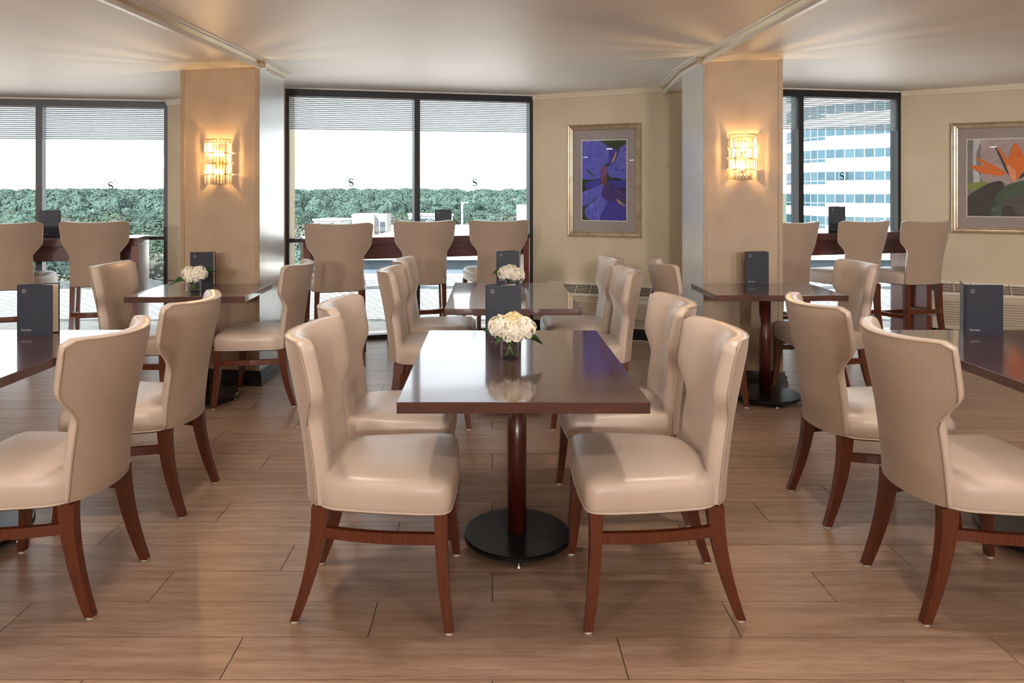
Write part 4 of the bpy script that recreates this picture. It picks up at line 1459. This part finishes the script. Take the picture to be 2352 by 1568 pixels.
# cords
o = tube('power_cord', [(-3.22, 6.82, 0.62), (-3.10, 6.86, 0.60), (-2.96, 6.90, 0.585), (-2.85, 6.94, 0.60), (-2.80, 7.02, 0.63)], 0.004, M['cord_black'])
tag(o, 'black cord running from the left counter to the narrow wall', 'cord')
pa, pb = Vector(PW[0]), Vector(PW[1])
nn = Vector(((pb - pa).normalized().y, -(pb - pa).normalized().x))
pts = []
for k in range(9):
    c = on_wall(1440 + k * 9, pa, pb) + nn * (0.22 + 0.02 * math.sin(k))
    pts.append((c.x, c.y, 0.006))
o = tube('power_cord', pts, 0.006, M['cord_white'])
tag(o, 'white cord lying on the floor before the air conditioner under the iris', 'cord')

# ------------------------------------------------------------------ the world outside
GZ = -25.0
GL = [(30, GZ), (300, GZ), (900, GZ + 4.0), (1600, GZ + 10.0), (3000, GZ + 18.0)]
def ground_z(y):
    for (a, za), (b, zb) in zip(GL, GL[1:]):
        if y <= b:
            return za + (zb - za) * max(0, y - a) / (b - a)
    return GL[-1][1]
bm = bmesh.new()
gv = [[bm.verts.new((x, y, z - dz_)) for x in (-2200, 2200) for dz_ in (0, 1)] for y, z in GL]
for a, b in zip(gv, gv[1:]):
    bm.faces.new((a[0], a[2], b[2], b[0])); bm.faces.new((a[1], b[1], b[3], a[3]))
    bm.faces.new((a[0], b[0], b[1], a[1])); bm.faces.new((a[2], a[3], b[3], b[2]))
g = from_bm('ground', bm, M['earth'])
tag(g, 'grass and streets far below the windows', 'ground', kind='structure')

pd = thing('podium_roof', 'white low roof right below the windows', 'roof')
box('membrane', -70, 70, 8.6, 58, -7.4, -7.0, M['white_concrete'], pd)
box('parapet', -70, 70, 57.6, 58, -7.0, -6.4, M['white_concrete'], pd)
box('walls', -69, 69, 8.8, 57.5, GZ, -7.4, M['grey_concrete'], pd)

def crown_mesh(seed, m, n=2200, leaf=0.050, core=3):
    """leafy crown of unit radius: a lumpy core carrying many small leaf clumps, on a trunk"""
    rg = random.Random(seed * 17 + 3)
    off = Vector((seed * 3.7, seed * 1.3, seed * 7.1))
    def rad(n_):
        k = 1 + 0.34 * noise.noise(n_ * 1.5 + off) + 0.34 * abs(noise.noise(n_ * 3.0 + off)) + 0.16 * abs(noise.noise(n_ * 7.0 + off)) - 0.10
        return k
    def shape(n_, f):
        k = rad(n_) * f
        z = n_.z * k * 0.84
        sh = 1 - 0.35 * max(0, -z - 0.3)
        return Vector((n_.x * k * sh, n_.y * k * sh, z))
    V, Fc = [], []
    bm = bmesh.new()
    bmesh.ops.create_icosphere(bm, subdivisions=core, radius=1.0)
    for v in bm.verts:
        v.co = shape(v.co.normalized(), 0.86)
    bm_lathe(bm, [(0.09, -1.9), (0.07, -1.2), (0.06, -0.5)], 6)
    bm.verts.index_update()
    for v in bm.verts:
        V.append(tuple(v.co))
    for f in bm.faces:
        Fc.append([v.index for v in f.verts])
    bm.free()
    for q in range(n):
        zf = 1 - 1.75 * (q + 0.5) / n
        th = q * 2.39996 + rg.uniform(-.1, .1)
        rr = math.sqrt(max(0, 1 - zf * zf))
        nn_ = Vector((rr * math.cos(th), rr * math.sin(th), zf))
        c = shape(nn_, rg.uniform(0.86, 1.06))
        d = (nn_ * 1.7 + Vector((rg.uniform(-.8, .8), rg.uniform(-.8, .8), rg.uniform(-.4, .9)))).normalized()
        u = d.orthogonal().normalized(); w = d.cross(u)
        a = rg.uniform(0, 6.28); ca, sa = math.cos(a), math.sin(a)
        e1 = (u * ca + w * sa) * leaf * rg.uniform(0.6, 1.3); e2 = (w * ca - u * sa) * leaf * rg.uniform(0.5, 1.0)
        b = len(V)
        V += [tuple(c - e1), tuple(c - e2 + d * leaf * 0.2), tuple(c + e1), tuple(c + e2 + d * leaf * 0.2)]
        Fc.append([b, b + 1, b + 2, b + 3])
    me = bpy.data.meshes.new('tree')
    me.from_pydata(V, [], Fc)
    me.materials.append(m)
    return me
VAR = [crown_mesh(i, M[('tree_a', 'tree_b', 'tree_a', 'tree_b', 'tree_c')[i % 5]]) for i in range(10)]
rng = random.Random(11)
# garage footprint kept clear of trees
def blocked(x, d):
    return (-24 < x < 60 and 60 < d < 152) or (x > 52 and d < 190)
spots = []
d = 78.0
while d < 1500:
    step = 8.5 if d < 330 else 8.5 + (d - 330) * 0.03
    k0, k1 = -0.735 * d, 0.10 * d
    x = k0
    while x < k1:
        jx = x + rng.uniform(-0.4, 0.4) * step; jd = d + rng.uniform(-0.4, 0.4) * step
        x += step
        if blocked(jx, jd):
            continue
        kk = jx / jd
        if -0.435 < kk < -0.30:      # hidden behind the left column
            continue
        spots.append((jd, jx))
    d += step
spots.sort()
nind = 0
bm_far = bmesh.new()
far_base = [crown_mesh(20 + i, M['tree_b'], 260, 0.085, 2) for i in range(5)]
far_faces = []
FV, FF = [], []
for jd, jx in spots:
    big = rng.uniform(4.6, 7.6)
    top = rng.uniform(10.5, 16.5) if jd < 300 else rng.uniform(11, 21)
    gz = ground_z(jd)
    if nind < 290:
        me = VAR[rng.randrange(10)]
        o = bpy.data.objects.new('tree', me)
        hz = top * 0.45
        o.scale = (big, big, hz)
        o.location = (jx, jd, gz + 1.9 * hz)
        o.rotation_euler = (0, 0, rng.uniform(0, 6.28))
        link(o)
        pale = me.materials[0] == M['tree_c']
        tag(o, 'pale grey-green tree crown in the woodland outside the windows' if pale else 'rounded green tree crown in the woodland outside the windows', 'tree', 'pale woodland trees' if pale else 'green woodland trees')
        nind += 1
    else:
        me = far_base[rng.randrange(5)]
        s = big * (1 + (jd - 330) * 0.0016 if jd > 330 else 1)
        hz = top * 0.45
        base = len(FV)
        ca, sa = math.cos(jx), math.sin(jx)
        for v in me.vertices:
            c = v.co
            FV.append((jx + (c.x * ca - c.y * sa) * s, jd + (c.x * sa + c.y * ca) * s, gz + (1.9 + c.z) * hz))
        for p in me.polygons:
            FF.append([base + q for q in p.vertices])
me = bpy.data.meshes.new('treeline')
me.from_pydata(FV, [], FF)
o = mesh_obj('treeline', me, M['tree_b'])
tag(o, 'distant green treetops reaching to the horizon', 'trees', kind='stuff')

# parking garage with stair house
gr = thing('parking_garage', 'white concrete parking garage below the middle window', 'building', (0, 0, 0))
GX0, GX1, GY0, GY1, GT = -20.0, 50.0, 86.0, 142.0, -6.2
box('core', GX0 + 1.0, GX1 - 1, GY0 + 1.0, GY1 - 1, GZ, GT - 0.4, M['void'], gr)
for k in range(6):
    z = GT - k * 3.1
    box('floor_slab', GX0, GX1, GY0, GY1, z - 0.5, z, M['white_concrete'], gr)
    box('parapet', GX0, GX1, GY0 - 0.2, GY0, z - 0.5, z + 0.95, M['white_concrete'], gr)
box('parapet', GX0, GX1, GY1, GY1 + 0.25, GT, GT + 1.1, M['white_concrete'], gr)
bm = bmesh.new()
bm_prism(bm, [(-8, 128), (22, 128), (22, 140), (-8, 140)], GT, lambda x, y: GT + 0.15 + 0.13 * (x + 8))
from_bm('ramp', bm, M['white_concrete'], gr)
box('roof_block', 5.0, 11.0, 140.3, 146, GT - 2, GT + 5.0, M['white_concrete'], gr)
sh = box('stair_house', -26.0, -22.0, 133.5, 140.5, GT - 1, GT + 3.45, M['white_concrete'], gr)
box('stair_wall', -22.0, -19.7, 134.6, 140.5, GT - 1, GT + 3.4, M['grey_concrete'], gr)
box('stair_door', -20.9, -20.05, 134.45, 134.62, GT + 0.1, GT + 2.0, M['door_blue'], gr)
for k in range(3):
    tube('railing', [(-22.0, 133.9, GT + 0.35 + 0.3 * k), (-14.0, 133.9, GT + 0.35 + 0.3 * k)], 0.05, M['grey_concrete'], gr, 4)
lp = thing('light_pole', 'thin white lamp pole on the parking garage roof', 'lamp pole', (-5.5, 133, GT + 0.50))
tube('pole', [(0, 0, 0), (0, 0, 5.2)], 0.16, M['white_concrete'], lp, 8)
tube('arm', [(0, 0, 5.1), (0.7, 0, 5.15)], 0.08, M['white_concrete'], lp, 6)
box('lamp_head', 0.5, 1.2, -0.15, 0.15, 5.0, 5.18, M['grey_concrete'], lp)

def house(px, py, d, w, dp, hgt, lab, grp=None):
    p = world(px, py, d)
    r = thing('low_building', lab, 'building', (p.x, d, GZ), rng.uniform(-0.2, 0.3), grp)
    zt = p.z - GZ
    box('walls', -w / 2, w / 2, 0, dp, 0, zt - 0.4, M['white_concrete'], r)
    box('roof', -w / 2 - 0.3, w / 2 + 0.3, -0.3, dp + 0.3, zt - 0.4, zt, M['white_concrete'], r)
    for k in range(5):
        x = -w / 2 + w * (k + 0.5) / 5
        box('window', x - w * 0.07, x + w * 0.07, -0.06, 0.02, zt - hgt * 0.6, zt - hgt * 0.25, M['void'], r)
    return r
house(750, 503, 175, 6.5, 8, 4, 'small white flat-roofed building among trees, left of the white stair house')
house(990, 492, 200, 12, 10, 4, 'low white building among trees behind the middle window mullion')
house(700, 461, 420, 14, 10, 5, 'tiny white building near the horizon at the left of the middle window')
house(1150, 456, 420, 26, 12, 5, 'tiny white building near the horizon right of the lamp pole')
house(140, 625, 120, 9, 8, 4, 'pale low building under the leftmost counter, between trees')

# office tower seen through the right window
tw = thing('office_tower', 'white office tower with bands of blue tinted windows', 'building', (0, 0, 0))
seq = []
p = Vector((62.6, 135.0))
right = [p.copy()]
for k in range(9):
    p = p + Vector((math.cos(R(40)), -math.sin(R(40)))) * 1.66
    right.append(p.copy())
left = []
p = Vector((62.6, 135.0))
for a in (58, 68, 78, 86, 88, 89, 90, 90):
    p = p - Vector((math.cos(R(a)), -math.sin(R(a)))) * 1.66
    left.append(p.copy())
line = left[::-1] + right
nl = len(left)
foot = [tuple(q) for q in line] + [(line[-1].x + 20, line[-1].y + 6), (line[0].x + 30, line[0].y + 8)]
cenx = Vector((foot[-1][0] - 10, 135))
prism('body', foot, GZ, 27.0, M['tower_white'], tw)
def tower_pane(a, b, z0, z1, nm='window_pane', o=0.05, m=None, gap=0.05):
    d = (b - a).normalized(); n = Vector((d.y, -d.x))
    q = [tuple(a + d * gap + n * o), tuple(b - d * gap + n * o), tuple(b - d * gap), tuple(a + d * gap)]
    prism(nm, q, z0, z1, m or M['tower_glass'], tw)
for k in range(-3, 6):
    zs0 = -0.62 + 4.15 * k
    for i in range(len(line) - 1):
        tower_pane(line[i], line[i + 1], zs0, zs0 + 1.62)
        if i < nl:
            tower_pane(line[i], line[i + 1], zs0 - 0.72, zs0 - 0.10)
        tower_pane(line[i], line[i + 1], zs0 + 1.75, zs0 + 2.55, 'spandrel', 0.12, M['tower_white'], 0.012)
        tower_pane(line[i], line[i + 1], zs0 + 2.58, zs0 + (3.35 if i < nl else 4.10), 'spandrel', 0.12, M['tower_white'], 0.012)
